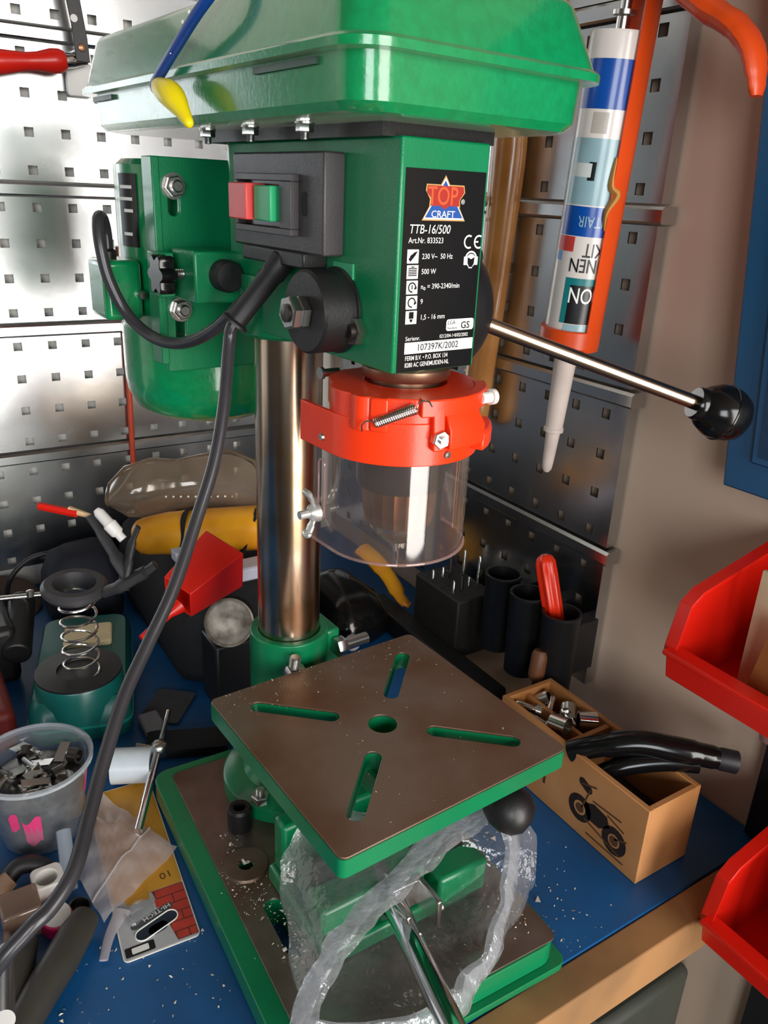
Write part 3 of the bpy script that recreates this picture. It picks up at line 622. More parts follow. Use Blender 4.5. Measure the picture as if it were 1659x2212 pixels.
# crumpled clear bag round the vise
random.seed(3)
rim = [(-235, -689, 96), (-272, -689, 99), (-313, -694, 87), (-351, -700, 77), (-382, -709, 68), (-399, -717, 54), (-409, -728, 43), (-372, -746, 33), (-332, -757, 35), (-302, -750, 38), (-275, -737, 48), (-247, -716, 64)]
mid = [(-222, -690, 92), (-262, -662, 104), (-310, -646, 100), (-345, -636, 97), (-370, -630, 90), (-383, -638, 60), (-390, -668, 46), (-383, -706, 30), (-330, -722, 28), (-286, -722, 28), (-236, -722, 34), (-217, -708, 52)]
bck = [tuple(c*0.55+e*0.45 for c, e in zip(m_, (-305, -630, 60))) for m_ in mid]
def closed_path(P, k=6):
    n = len(P); Q = [Vector(p) for p in P]; out = []
    for i in range(n):
        p0, p1, p2, p3 = Q[i-1], Q[i], Q[(i+1) % n], Q[(i+2) % n]
        for j in range(k):
            t = j/k; out.append(0.5*((2*p1)+(p2-p0)*t+(2*p0-5*p1+4*p2-p3)*t*t+(3*p1-p0-3*p2+p3)*t**3))
    return out
from mathutils import noise
def crumple(v, s, a): return v+noise.noise_vector(v*s)*a+noise.noise_vector(v*s*2.7)*a*0.4
rimS, midS, bckS = closed_path(rim), closed_path(mid), closed_path(bck)
bagroot = thing('plastic_bag', 'crumpled clear plastic bag lying open round the vise', 'plastic bag', (-310, -690, 28))
loops = []
for t in range(11):
    q = t/10; L = []
    for r0, m0, b0 in zip(rimS, midS, bckS):
        p = (r0.lerp(m0, q*2) if q <= 0.5 else m0.lerp(b0, q*2-1)); L.append(crumple(p, 0.045, 5 if t else 1.5))
    loops.append(L)
for L in loops:
    for i, p in enumerate(L): L[i] = Vector((p.x, p.y, max(p.z, 27.5)))
BAG = sheet('bag_film', '#f6f7f8', 0.13, 0.07, 1.5, '#e6e8ea', 1.0, 60)
BAGF = sheet('bag_fold', '#f2f4f6', 0.3, 0.1, 1.5, '#e4e6ea', 1.0, 90)
bm = BM(); loft(bm, loops, (False, False)); part('bag_body', bm, BAG, bagroot, ang=60)
bm = BM(); 
for kk, (off, rad) in enumerate(((0, 11), (5, 8))):
    cl = [crumple(p+Vector((0, off*0.6, off*0.3)), 0.06, 3.0) for p in rimS]
    cl = [Vector((p.x, p.y, max(p.z, 34))) for p in cl]
    sweep(bm, cl, [rad*(0.75+0.45*noise.noise(p*0.05)) for p in cl], 8, closed=True, flat=0.22)
part('bag_rim', bm, BAGF, bagroot, 'whitish folded rim of the bag', ang=60)

# ================================================================== LEFT WALL: hung tools
rt = thing('hand_tool', 'red wooden-handled tool with chrome ferrule hung flat on the left wall', 'hand tool', (-372, -25, 590))
bm = BM(); lathe(bm, (-420, -25, 596), (1, 0, 0.12), [(3, -20), (10, -12), (12, 8), (11.2, 26), (8.6, 46), (9, 58), (11.8, 72), (11.5, 80), (9, 85), (6.5, 86)], 28); part('handle', bm, RED, rt)
bm = BM(); lathe(bm, (-335, -25, 606.2), (1, 0, 0.12), [(7.5, 0), (7, 8), (5.5, 14), (4, 22)], 24); part('ferrule', bm, CHROME, rt)
bm = BM(); cyl(bm, (-352, -14, 600), (-352, 10, 600), 3.2, n=12); part('hanging_peg', bm, ZINC, rt)
st = thing('steel_strap', 'black steel strap with two holes and a copper rivet beside the red handle', 'strap', (-316, -32, 606))
poly = [(-326, 606), (-312, 606), (-313, 628), (-318, 668), (-322, 700), (-336, 700), (-332, 668), (-328, 640)]
bm = BM(); prism(bm, [(x, z) for x, z in poly], 0, 3, Matrix(((1, 0, 0, 0), (0, 0, -1, -31), (0, 1, 0, 0), (0, 0, 0, 1)))); part('strap', bm, BLK, st, bev=0.6)
bm = BM(); lathe(bm, (-319.5, -34, 619), (0, -1, 0), [(4, 0), (3.4, 1), (1.5, 1.8)], 18); part('rivet', bm, mat('copper', '#b98a6a', 0.35, 0.8), st)
bm = BM(); lathe(bm, (-325, -34.1, 645), (0, -1, 0), [(3.6, 0), (3.6, 0.2)], 18); part('strap_hole', bm, WHT, st)
bm = BM(); cyl(bm, (-319.5, -31, 619), (-319.5, 10, 619), 2.5, n=12); part('hanging_peg', bm, ZINC, st)
bm = BM(); prism(bm, rrect(-333, -306, 575, 607, 3), 6, 14, Matrix(((1, 0, 0, 0), (0, 0, -1, 0), (0, 1, 0, 0), (0, 0, 0, 1))))
solo('holder_clip', bm, WHT, 'small white plastic holder clip under the black strap', 'clip', bev=1)
bm = BM(); sweep(bm, [(-288, -8, 420), (-290, -8, 300), (-293, -8, 150)], 3.4, 14)
solo('plastic_stick', bm, mat('orange_red_stick', '#d8553a', 0.35), 'thin orange-red plastic stick standing against the left wall', 'stick')

# ================================================================== BENCH, BACK LEFT
# soldering station
ss = thing('soldering_station', 'teal green soldering station with a coil spring iron holder', 'soldering station', (-420, -250, 0))
TEAL = mat('teal_plastic', '#12605a', 0.32, 0, 0.1, 20, coat=0.1)
def SSM():
    d = Vector((0.27, 0.963, 0)); r = Vector((0.963, -0.27, 0)); return Matrix(((r.x, d.x, 0, -440), (r.y, d.y, 0, -312), (0, 0, 1, 0), (0, 0, 0, 1)))
MS = SSM()
bm = BM(); A = [(x, y) for x, y in rrect(-46, 46, -32, 148, 16, 6)]
loft(bm, [[MS @ Vector((x*s, 58+(y-58)*s, z)) for x, y in A] for z, s in ((0.5, 1.0), (16, 1.02), (18, 1.02), (34, 0.97), (40, 0.9))]); part('body', bm, TEAL, ss)
bm = BM(); loft(bm, [[MS @ Vector((x*1.035, 58+(y-58)*1.025, z)) for x, y in A] for z in (14.5, 17.5)]); part('seam_band', bm, mat('teal_light', '#1e8a80', 0.3), ss)
bm = BM(); lathe(bm, MS @ Vector((0, 4, 20)), (0, 0, 1), [(41, 0), (40, 33), (39, 35)], 44); cup = part('holder_cup', bm, TEAL, ss)
bm = BM(); lathe(bm, MS @ Vector((0, 4, 55)), (0, 0, 1), [(39.5, 0), (39.5, 2), (20, 3), (19, 1), (0.1, 0.5)], 44, False); part('cup_plate', bm, BLK, cup)
c0 = MS @ Vector((0, 4, 56))
bm = BM(); hx = helix(c0+Vector((2, -6, 0)), (0.03, -0.02, 1), 16, 15, 5.6, 24); sweep(bm, hx, 1.35, 8); part('spring', bm, STEEL, ss, 'coiled steel wire iron holder')
bm = BM(); ct = c0+Vector((3, -8, 84)); lathe(bm, ct, (0.03, -0.08, 1), [(17, 0), (26, 2), (29, 6), (29, 10), (26, 13), (19, 13), (17, 4), (16, -3)], 44, False); part('collar', bm, mat('bakelite_grey', '#3b3a3c', 0.45), ss, 'dark grey funnel-shaped collar')
bm = BM(); prism(bm, rrect(-20, 28, 72, 112, 4), 39.5, 46, MS); part('sponge', bm, mat('sponge', '#e9d6ac', 0.9, 0, 0.1, 60, 0.5, 400), ss, 'cream cleaning sponge', bev=1.5)
bm = BM(); lathe(bm, MS @ Vector((41, -10, 26)), (0.9, -0.5, 0.2), [(5, -3), (5, 1), (3, 1.5)], 16); part('dial_hole', bm, BLK, ss)

# black tool bag carrying a heap
tb_ = thing('tool_bag', 'black canvas tool bag heaped with tools behind the column', 'bag', (-290, -210, 0))
CANV = mat('black_canvas', '#17171b', 0.8, 0, 0.3, 25, 0.3, 250)
bm = BM(); Lp = []
for z, s in ((1, 0.95), (20, 1.02), (60, 1.0), (95, 0.93), (112, 0.8), (118, 0.6)):
    Lp.append([crumple(Vector((-252+x*s, -180+y*s, z)), 0.02, 5) for x, y in rrect(-84, 76, -136, 136, 30, 6)])
for L in Lp[:1]:
    for i, p in enumerate(L): L[i] = Vector((p.x, p.y, 1))
loft(bm, Lp); part('bag_body', bm, CANV, tb_, ang=70)
bm = BM(); Lp = [[crumple(Vector((-386+x*s, -88+y*s, z)), 0.03, 5) if z > 2 else Vector((-386+x*s, -88+y*s, 1)) for x, y in rrect(-44, 44, -40, 40, 18, 6)] for z, s in ((1, 0.92), (14, 1), (52, 0.97), (78, 0.8), (86, 0.5))]
loft(bm, Lp); solo('navy_pouch', bm, mat('navy_canvas', '#141826', 0.75, 0, 0.3, 25, 0.2, 200), 'dark navy pouch behind the soldering station', 'pouch', ang=70)
# speckled round disc
rd = thing('round_tin', 'round tin with a speckled silver lid on a black battery box', 'tin', (-300, -350, 78))
ax = Vector((-0.42, -0.82, 0.38)).normalized(); cc = Vector((-309, -368, 103))
bm = BM(); lathe(bm, cc-ax*38, ax, [(21, 0), (22.5, 2), (22.5, 36), (23.4, 37)], 40); part('tin_body', bm, BLKG, rd)
bm = BM(); lathe(bm, cc-ax*1.2, ax, [(23.6, 0), (23.6, 2), (22, 2.6), (20, 1.6), (0.1, 1.6)], 40); part('lid', bm, mat('speckled_tin', '#a9a295', 0.45, 0.5, 0.5, 60, col2='#5e5348', detail=6), rd)
bm = BM(); box(bm, -322, -276, -364, -322, 0.6, 76); solo('battery_box', bm, BLK, 'black battery box standing against the black bag', 'battery', bev=3)
# yellow tool on the bag
yt = thing('power_tool', 'yellow cased power tool with dark straps on the black bag', 'power tool', (-270, -260, 118))
YEL = mat('tool_yellow', '#e9a31c', 0.38, 0, 0.12, 20, col2='#c97f14')
bm = BM(); sweep(bm, smooth_path([(-352, -214, 140), (-318, -232, 146), (-270, -262, 152), (-228, -290, 158), (-196, -312, 160)], 5), [12, 18, 20, 21, 22, 23, 23, 24, 24, 24, 24, 24, 24, 24, 24, 23, 23, 22, 22, 20, 18], 20); part('tool_body', bm, YEL, yt)
bm = BM(); box(bm, -300, -196, -330, -304, 121, 136); part('pale_base', bm, mat('lavender_white', '#c3c2d2', 0.5), yt, bev=3)
for pts in ([(-318, -255, 128), (-312, -256, 168), (-300, -240, 172), (-288, -232, 150)], [(-262, -288, 130), (-250, -292, 172), (-228, -286, 186), (-214, -282, 172)], [(-240, -300, 140), (-222, -302, 178), (-206, -296, 188)]):
    bm = BM(); sweep(bm, smooth_path(pts, 6), 6.5, 8, flat=0.25); part('strap', bm, CANV, yt)
bm = BM(); lathe(bm, (-306, -256, 150), (-0.5, -0.8, 0.2), [(13, -4), (13, 2), (10, 3), (9, -2)], 28, False); part('lens_ring', bm, BLKG, yt)
# clear goggles
gg = thing('safety_goggles', 'clear smoky plastic safety goggles resting on the yellow tool', 'goggles', (-300, -205, 168))
AMB = sheet('smoky_plastic', '#eee2d4', 0.2, 0.12, 1.45, '#ead8c4', 0.15, 20)
bm = BM(); Lg = []
for t in range(9):
    q = t/8; w = [(-366, -182), (-352, -198), (-326, -206), (-300, -205), (-276, -216), (-250, -236), (-232, -256), (-226, -270)]
    zt = [192, 214, 222, 216, 222, 230, 222, 202]; zb = [168, 160, 156, 162, 164, 160, 160, 168]
    bul = math.sin(math.pi*q)*16
    Lg.append([Vector((x-bul*0.5, y-bul, zb[i]+(zt[i]-zb[i])*q)) for i, (x, y) in enumerate(w)])
loft(bm, Lg, (False, False), closed=False); part('lens_shell', bm, AMB, gg, solid=1.6, sub=1, ang=60)
bm = BM(); pts = [L[0] for L in Lg]+Lg[-1][1:]+[L[-1] for L in Lg[::-1]][1:]+Lg[0][::-1][1:-1]
sweep(bm, pts, 2.0, 8, closed=True); part('rim', bm, sheet('smoky_rim', '#b8a48c', 0.45, 0.12, 1.45, '#b39e86'), gg)
bm = BM()
for i in range(10): lathe(bm, (-318+i*7, -222-i*3.2, 184), (-0.4, -0.9, 0.1), [(1.3, 0), (1.0, 1)], 8)
part('vent_dots', bm, WHT, gg)
# funnel
fu = thing('funnel', 'red plastic funnel lying on its side on the black bag', 'funnel', (-335, -378, 120))
f0 = Vector((-313, -362, 166)); f1 = Vector((-367, -386, 150)); ax = (f1-f0).normalized()
bm = BM(); lathe(bm, f0, ax, [(31, -6), (32, -5), (31, 2), (22, 56), (20, 56), (29, 0)], 4, False, ph=0.5); part('cone', bm, RED, fu, bev=2)
bm = BM(); lathe(bm, f1-ax*2+Vector((0, 0, -9)), Vector((-0.85, -0.3, -0.35)), [(8, -4), (4, 8), (3, 40)], 14); part('spout', bm, RED, fu)
# black clamp with pencils
ck = thing('spring_clamp', 'black plastic spring clamp standing among the heap', 'clamp', (-400, -330, 118))
for pts, rad in (([(-415, -310, 212), (-408, -320, 196), (-400, -332, 176), (-392, -342, 158)], [5, 6, 8, 10]), ([(-380, -338, 205), (-386, -336, 190), (-392, -338, 172), (-400, -344, 150)], [4, 6, 8, 10]), ([(-412, -334, 146), (-402, -342, 152), (-388, -346, 160), (-378, -350, 166), (-370, -352, 172)], [9, 11, 11, 8, 4])):
    pp = smooth_path(pts, 5); rl = [rad[min(int(i/5), len(rad)-1)] for i in range(len(pp))]
    bm = BM(); sweep(bm, pp, rl, 12, flat=0.55); part('clamp_arm', bm, mat('matte_black', '#2a2a2d', 0.55), ck)
bm = BM(); box(bm, -352, -330, -352, -338, 168, 178); part('label_patch', bm, mat('pale_grey', '#b9bccb', 0.5), ck, bev=1)
pc = thing('carpenter_pencil', 'red carpenter pencil with a bare wooden end in the clamp', 'pencil', (-436, -294, 210))
bm = BM(); cyl(bm, (-452, -282, 218), (-424, -303, 213), 3.6, n=6); part('pencil_barrel', bm, RED, pc)
bm = BM(); cyl(bm, (-430, -297, 216), (-414, -309, 211), 3.4, 2.2, n=6); part('wood_end', bm, mat('pale_wood', '#dcb88c', 0.6), pc)
bm = BM(); lathe(bm, (-407, -312, 214), (0.5, -0.55, -0.75), [(3, -4), (5, 0), (5.2, 12), (6.5, 14), (6, 24), (4, 26), (4, 32)], 16); solo('nozzle', bm, WHT, 'small white plastic nozzle beside the red pencil', 'nozzle')
# dark machine at the left edge
bk = thing('machine_housing', 'black machine housing with dull red end at the left edge of the bench', 'machine', (-520, -210, 0))
bm = BM(); box(bm, -620, -478, -215, -100, 1, 66); part('housing', bm, BLK, bk, bev=8, seg=3)
bm = BM(); cyl(bm, (-482, -225, 40), (-462, -150, 62), 14, n=24); part('shaft_cover', bm, BLK, bk, bev=2)
bm = BM(); box(bm, -600, -500, -330, -216, 1, 44); part('red_end', bm, mat('dull_red', '#6e1d16', 0.5), bk, 'dull red end casting', bev=8, seg=3)
bm = BM(); cyl(bm, (-530, -140, 70), (-436, -172, 74), 3, n=12); part('steel_rod', bm, STEEL, bk)
bm = BM(); lathe(bm, (-455, -168, 78), (0, 0, 1), [(4, -4), (4, 2), (2, 3)], 14); part('rod_nut', bm, ZINC, bk)
bm = BM(); sweep(bm, smooth_path([(-470, -60, 4), (-462, -50, 40), (-436, -46, 62), (-404, -52, 66), (-380, -60, 50)], 6), 3.2, 10)
solo('black_cable', bm, RUB, 'black cable arching in front of the left wall', 'cable')
bm = BM(); lathe(bm, (-470, -40, 3), (0.1, -0.35, 1), [(4, 0), (40, 0.5), (42, 3), (42, 12), (38, 14)], 36); solo('brown_disc', bm, mat('brown_disc_mat', '#57463c', 0.7), 'brown round disc under the black cable', 'disc')

# ================================================================== BENCH, FRONT LEFT
tub = thing('plastic_tub', 'clear plastic tub with pink print full of small metal parts', 'tub', (-502, -440, 0))
TUBM = sheet('tub_plastic', '#eef1f4', 0.22, 0.1, 1.45, '#dfe4ea', 0.1, 40)
bm = BM(); tc_ = Vector((-502, -440, 0.6))
lathe(bm, tc_, (0, 0, 1), [(30, 0), (31, 2), (40.5, 66), (43.5, 67), (44, 70), (42.5, 71), (41, 69)], 56, False); R_ = ring(bm, tc_, *basis((0, 0, 1))[:2], 30, 56); face(bm, R_); part('tub_wall', bm, TUBM, tub)
bm = BM(); lathe(bm, tc_+Vector((0, 0, 66)), (0, 0, 1), [(41, 0), (44.4, 1), (44.6, 4), (42.5, 5)], 56, False); part('tub_rim', bm, sheet('tub_rim_plastic', '#eef1f4', 0.45, 0.1, 1.45, '#e6ebf0'), tub)
PINK = mat('pink_print', '#d03a72', 0.5)
def tubpt(deg, z, e=0.5):
    r = 30+10.2*z/66+e; return tc_+Vector((r*math.cos(math.radians(deg)), r*math.sin(math.radians(deg)), z))
for d0, d1, z0, z1 in ((-118, -96, 14, 40), (-34, -22, 38, 58), (-134, -120, 30, 44)):
    bm = BM(); loft(bm, [[tubpt(d, z0+3*math.sin(d*0.3)), tubpt(d, z1+4*math.cos(d*0.25))] for d in range(d0, d1+1, 3)], (False, False), closed=False); part('pink_print', bm, PINK, tub)
bm = BM(); lathe(bm, tc_+Vector((0, 0, 1.6)), (0, 0, 1), [(28.5, 0), (37, 47), (30, 51), (10, 53), (0.1, 53)], 36)
part('dark_filling', bm, mat('dark_small_parts', '#2b2a2c', 0.35, 0.7, 0.6, 70, 0.8, 120, col2='#77736f'), tub)
random.seed(11); DK = MATS['dark_steel']
for i in range(26):
    a = random.uniform(0, 6.28); r = 32*math.sqrt(random.random()); c = tc_+Vector((r*math.cos(a), r*math.sin(a), 54+random.uniform(0, 6)))
    d = Vector((random.uniform(-1, 1), random.uniform(-1, 1), random.uniform(-0.35, 0.35))).normalized(); L = random.uniform(12, 22)
    bm = BM()
    if i % 3 == 0: lathe(bm, c-d*L/2, d, [(4.2, 0), (4.2, 2.6), (2, 2.8), (2, L), (1.2, L+1)], 10)
    elif i % 3 == 1: pipe(bm, c-d*3, c+d*5, 6.5, 4.4, 18)
    else: box(bm, -L/2, L/2, -4, 4, -0.8, 0.8, Matrix.Translation(c) @ d.to_track_quat('X', 'Z').to_matrix().to_4x4())
    solo(('screw', 'bushing', 'metal_tab')[i % 3], bm, (ZINC, DK, STEEL)[(i*7) % 3], ('small screw heaped in the clear plastic tub', 'small metal bushing heaped in the clear plastic tub', 'flat metal tab heaped in the clear plastic tub')[i % 3], ('screw', 'bushing', 'bracket')[i % 3], ('screws in the tub', 'bushings in the tub', 'metal tabs in the tub')[i % 3])
# white plastic cap
bm = BM(); pipe(bm, (-438, -413, 17), (-408, -427, 17), 15.5, 13, 32); lathe(bm, (-410, -426, 17), (0.9, -0.42, 0), [(14.5, -2), (14.5, 1)], 32)
solo('sleeve_piece', bm, mat('bluish_white', '#dbe6ee', 0.35), 'white plastic pipe cap lying by the chrome rod', 'cap')
rod = thing('chrome_rod', 'thin jointed chrome rod lying across the yellow card', 'rod', (-405, -430, 3))
bm = BM(); cyl(bm, (-374, -372, 26), (-398, -416, 22), 2.6, n=14); cyl(bm, (-398, -416, 22), (-440, -494, 12), 3.6, n=14); part('shaft', bm, CHROME, rod)
bm = BM(); lathe(bm, (-398, -416, 16), (0.1, 0, 1), [(7, 0), (7.5, 2), (7.5, 10), (5.5, 13), (3, 14)], 20); cyl(bm, (-398, -416, 22), (-414, -404, 24), 2.2, n=10); part('joint', bm, ZINC, rod)
# blister card
cr = thing('blister_card', 'yellow grey and brick-red hanging card lying on the blue bench', 'card', (-452, -530, 0))
cu_, cw_ = Vector((0.995, -0.075, 0)), Vector((0.095, 0.9955, 0))
MC = Matrix(((cu_.x, cw_.x, 0, -480.5), (cu_.y, cw_.y, 0, -597), (0, 0, 1, 0), (0, 0, 0, 1)))
def cz(h): return MC @ Matrix.Translation((0, 0, h))
bm = BM(); plate(bm, rrect(0, 53, 0, 176, 4), [], 0.4, 1.4, MC); part('card_board', bm, mat('card_white', '#e9e6df', 0.6), cr)
bm = BM(); flat(bm, rrect(0.9, 52.3, 52, 175, 2), cz(1.5)); flat(bm, rrect(10, 27, 46, 54, 2), cz(1.6)); part('yellow_print', bm, mat('card_yellow', '#d79a2c', 0.5, 0, 0.1), cr)
bm = BM(); flat(bm, rrect(0.9, 52.3, 1, 51.8, 2), cz(1.48)); part('grey_print', bm, mat('card_grey', '#b4b6ba', 0.5), cr)
brk = mat('card_brick', '#bf3a2a', 0.5, 0, 0.15, 60)
for i, (x0, x1, y0, y1) in enumerate(((31, 52, 44, 51), (29.5, 42, 35.5, 43), (43, 52, 35.5, 43), (33, 52, 27, 34.5), (35, 45, 18.5, 26), (46, 52, 18.5, 26), (36, 52, 10, 17.5), (38, 46, 3, 9), (47, 51.6, 3, 9))):
    bm = BM(); flat(bm, rrect(x0, x1, y0, y1, 0.6), cz(1.56)); part('brick_print', bm, brk, cr)
bm = BM(); flat(bm, [(29, 51.6), (52, 51.6), (52, 2.4), (37.5, 2.4)], cz(1.52)); part('mortar_print', bm, mat('card_mortar', '#6d2a24', 0.5), cr)
bm = BM(); flat(bm, slot(16, 17, 37, 24.5, 4.6), cz(1.66)); flat(bm, slot(24, 17.5, 30, 19, 4), cz(1.66)); part('hanger_hole', bm, mat('hole_dark', '#0d2233', 0.6), cr)
bm = BM(); sweep(bm, [cz(1.9) @ Vector((x, y, 0)) for x, y in slot(16, 17, 37, 24.5, 5.2)], 0.5, 6, closed=True); part('hanger_edge', bm, PWHITE, cr)
bm = BM(); flat(bm, slot(12, 26, 38, 34, 2.8), cz(1.64)); part('brand_bar', bm, mat('card_dark_grey', '#4b4d52', 0.5), cr)
text('brand_text', 'HI-TECH', 5.0, cz(1.75), PWHITE, cr, 38.5, 36.3, 1.12, 0.02, math.pi+0.29)
bm = BM(); flat(bm, rrect(2, 22, 2.5, 10.5, 1), cz(1.64)); part('black_print', bm, PBLACK, cr)
bm = BM(); flat(bm, rrect(6.5, 18, 4, 9, 0.8), cz(1.7)); part('white_print', bm, PWHITE, cr)
text('size_text', '10', 9, cz(1.7), mat('card_brown', '#5a3a1c', 0.6), cr, 47, 66.5, 1.1, 0.01, math.pi+0.1)
bm = BM(); sweep(bm, smooth_path([MC @ Vector(p) for p in ((6, 42, 3), (9, 28, 5), (14, 26, 5.5), (27, 38, 6), (28, 46, 4))], 5), 1.6, 8); lathe(bm, MC @ Vector((19, 38, 1.4)), (0, 0, 1), [(9, 0), (8, 3), (5, 5)], 20); part('blister', bm, sheet('blister_plastic', '#f2f3f4', 0.12, 0.05), cr)
# frosted zip bag on the card
zp = thing('zip_bag', 'frosted zip bag lying over the yellow card', 'plastic bag', (-455, -495, 2))
FROST = sheet('frosted_film', '#eeeaec', 0.66, 0.2, 1.4, '#f0eaee', 0.3, 30)
bm = BM(); c4 = [Vector((-452, -432, 4)), Vector((-417, -520, 4)), Vector((-484, -560, 4)), Vector((-492, -500, 4))]
N_ = 14; grid = []
for i in range(N_+1):
    row = []
    for j in range(N_+1):
        p = c4[0].lerp(c4[1], i/N_).lerp(c4[3].lerp(c4[2], i/N_), j/N_)
        h = 5+5*noise.noise(p*0.05)+3*noise.noise(p*0.11)+4*math.sin(math.pi*i/N_)*math.sin(math.pi*j/N_); row.append(Vector((p.x, p.y, max(2.2, h))))
    grid.append(row)
loft(bm, grid, (False, False), closed=False); part('film', bm, FROST, zp, ang=70)
bm = BM(); sweep(bm, [g+Vector((0, 0, 0.8)) for g in grid[9]], 0.8, 6); part('zip_seam', bm, sheet('seam_white', '#f0f0f0', 0.8, 0.2, 1.4, '#e8e6e8'), zp)
bm = BM(); sweep(bm, smooth_path([(-470, -556, 4), (-483, -572, 4), (-492, -590, 4)], 5), [7, 6, 5, 4.4, 4, 3.6, 3.4, 3.2, 3, 3, 3], 8, flat=0.3); part('bag_tail', bm, FROST, zp)
# pliers and bar clamp in the near left corner
pl = thing('pliers', 'black-handled pliers in the near left corner of the bench', 'pliers', (-528, -590, 2))
for pts, rad in (([(-494, -556, 13), (-503, -567, 14), (-518, -586, 15), (-536, -606, 15), (-556, -630, 14), (-572, -650, 13)], [9, 11.5, 12, 11.5, 10.5, 9]), ([(-534, -556, 14), (-540, -572, 15), (-548, -592, 15), (-562, -616, 14), (-582, -646, 13)], [8, 10, 10.5, 10, 9])):
    pp = smooth_path(pts, 5); rl = [rad[min(int(i/5), len(rad)-1)]*(1-i % 5/5)+rad[min(int(i/5)+1, len(rad)-1)]*(i % 5/5) for i in range(len(pp))]
    rl[0] *= 0.5; bm = BM(); sweep(bm, pp, rl, 16); part('handle', bm, mat('handle_rubber', '#3b3833', 0.5, 0, 0.15, 30), pl)
bm = BM(); cyl(bm, (-560, -628, 13), (-600, -680, 13), 8, n=14); part('jaw', bm, STEEL, pl)
bc = thing('bar_clamp', 'dull steel clamp screw standing at the left edge of the picture', 'clamp', (-548, -600, 0))
bm = BM(); cyl(bm, (-545, -540, 8), (-549, -612, 68), 4.4, n=18); part('upper_bar', bm, STEEL, bc)
bm = BM(); cyl(bm, (-549, -612, 68), (-556, -690, 110), 5.2, n=18); lathe(bm, (-549, -612, 68), (-0.08, -0.85, 0.5), [(6.2, -2), (6.2, 3), (5.2, 5)], 18); part('lower_bar', bm, mat('dull_steel', '#8b8a88', 0.35, 0.9), bc)
# little pieces by the tub
bm = BM(); box(bm, -546, -520, -545, -520, 0.5, 26); solo('clear_box', bm, sheet('amber_box', '#d8c3b2', 0.4, 0.15, 1.45, '#c8ab98'), 'small tan translucent box near the pliers', 'box', bev=2)
bm = BM(); plate(bm, rrect(-522, -500, -522, -500, 5), [circ(-512, -512, 7.5, 20)], 0.5, 18); solo('white_block', bm, WHT, 'white plastic block with a round hollow', 'block', bev=1)
pk = thing('bottle_cap', 'white cap with a magenta rim on the blue bench', 'cap', (-513, -543, 0))
bm = BM(); lathe(bm, (-513, -543, 0.5), (0.1, -0.2, 1), [(9.5, 0), (10.5, 2), (10.5, 12)], 32); part('cap_ring', bm, mat('magenta', '#d4145f', 0.4), pk)
bm = BM(); lathe(bm, (-512, -544, 12), (0.1, -0.2, 1), [(10, 0), (9.4, 1.4), (0.1, 1.8)], 32); part('cap_top', bm, WHT, pk)
bm = BM(); lathe(bm, (-497, -541, 0.5), (0.1, -0.15, 1), [(8, 0), (8, 9), (6.5, 10), (6, 4), (0.1, 3.5)], 24); solo('bung', bm, BLK, 'small black hollow cap on the blue bench', 'cap')
bm = BM(); sweep(bm, smooth_path([(-540, -494, 6), (-528, -488, 14), (-515, -492, 14), (-506, -500, 8)], 5), 6.5, 12); solo('rubber_elbow', bm, RUB, 'short black rubber elbow in front of the tub', 'hose')
bm = BM(); sweep(bm, smooth_path([(-560, -500, 4), (-542, -500, 12), (-534, -498, 16)], 5), 11, 12, flat=0.2); solo('brown_strip', bm, mat('tan_card', '#a5846a', 0.7), 'curled tan strip at the left edge', 'strip')
bm = BM(); cyl(bm, (-493, -485, 30), (-498, -520, 5), 5.5, n=14); solo('clear_tube', bm, sheet('pale_tube', '#dfe8f0', 0.45, 0.08, 1.45, '#dce6f0'), 'pale clear tube leaning below the tub', 'tube')
# pouch and sandpaper left of the table
bm = BM(); M_ = Matrix.Translation((-362, -402, 1)) @ Matrix.Rotation(math.radians(-22), 4, 'Z'); plate(bm, rrect(-42, 32, -14, 16, 3), [], 0, 9, M_); solo('black_pouch', bm, CANV, 'flat black pouch beside the base', 'pouch', bev=2)
bm = BM(); M_ = Matrix.Translation((-362, -330, 1)) @ Matrix.Rotation(math.radians(-40), 4, 'Z'); plate(bm, rrect(-20, 20, -26, 26, 4), [], 0, 2, M_); solo('sandpaper_sheet', bm, mat('sandpaper_grey', '#4a4a4e', 0.9, 0, 0.1, 80, 0.3, 800), 'dark grey sandpaper sheet on the blue bench', 'sandpaper')
bm = BM(); box(bm, -396, -376, -372, -340, 0.5, 10); solo('grey_clip', bm, mat('clip_grey', '#77777d', 0.5), 'small grey clip near the sandpaper', 'clip', bev=2)

# ================================================================== RIGHT WALL
# hammer handle hanging on the panel
bm = BM(); sweep(bm, smooth_path([(-18, -372, 700), (-18, -372, 600), (-18, -372, 520), (-18, -368, 430), (-18, -360, 340), (-18, -357, 285), (-18, -356, 262)], 5), [13, 13.5, 14, 14.5, 15, 16, 17, 18, 18.5, 19, 19, 18.5, 18, 17.5, 17, 17, 17, 17.5, 17.5, 17.5, 17, 17, 17, 17, 17, 17, 16.5, 15.5, 14, 11, 6], 20, flat=0.8)
hm = thing('hammer_shaft', 'varnished wooden tool handle hanging beside the press head', 'tool handle', (-18, -366, 262))
part('shaft', bm, HNDL, hm)
bm = BM(); lathe(bm, (-35, -366, 487), (-1, 0, 0), [(2.2, 0), (2.2, 0.4)], 12); part('knot_hole', bm, PBLACK, hm)
bm = BM(); random.seed(5)
for i in range(16):
    z = random.uniform(290, 500); c = Vector((-33.8, -372+10*random.random()+(500-z)*0.06, z)); lathe(bm, c, (-1, 0, 0), [(random.uniform(1.5, 3.5), 0), (1, 0.7)], 7)
part('glue_spots', bm, mat('glue', '#d8b48c', 0.4), hm)
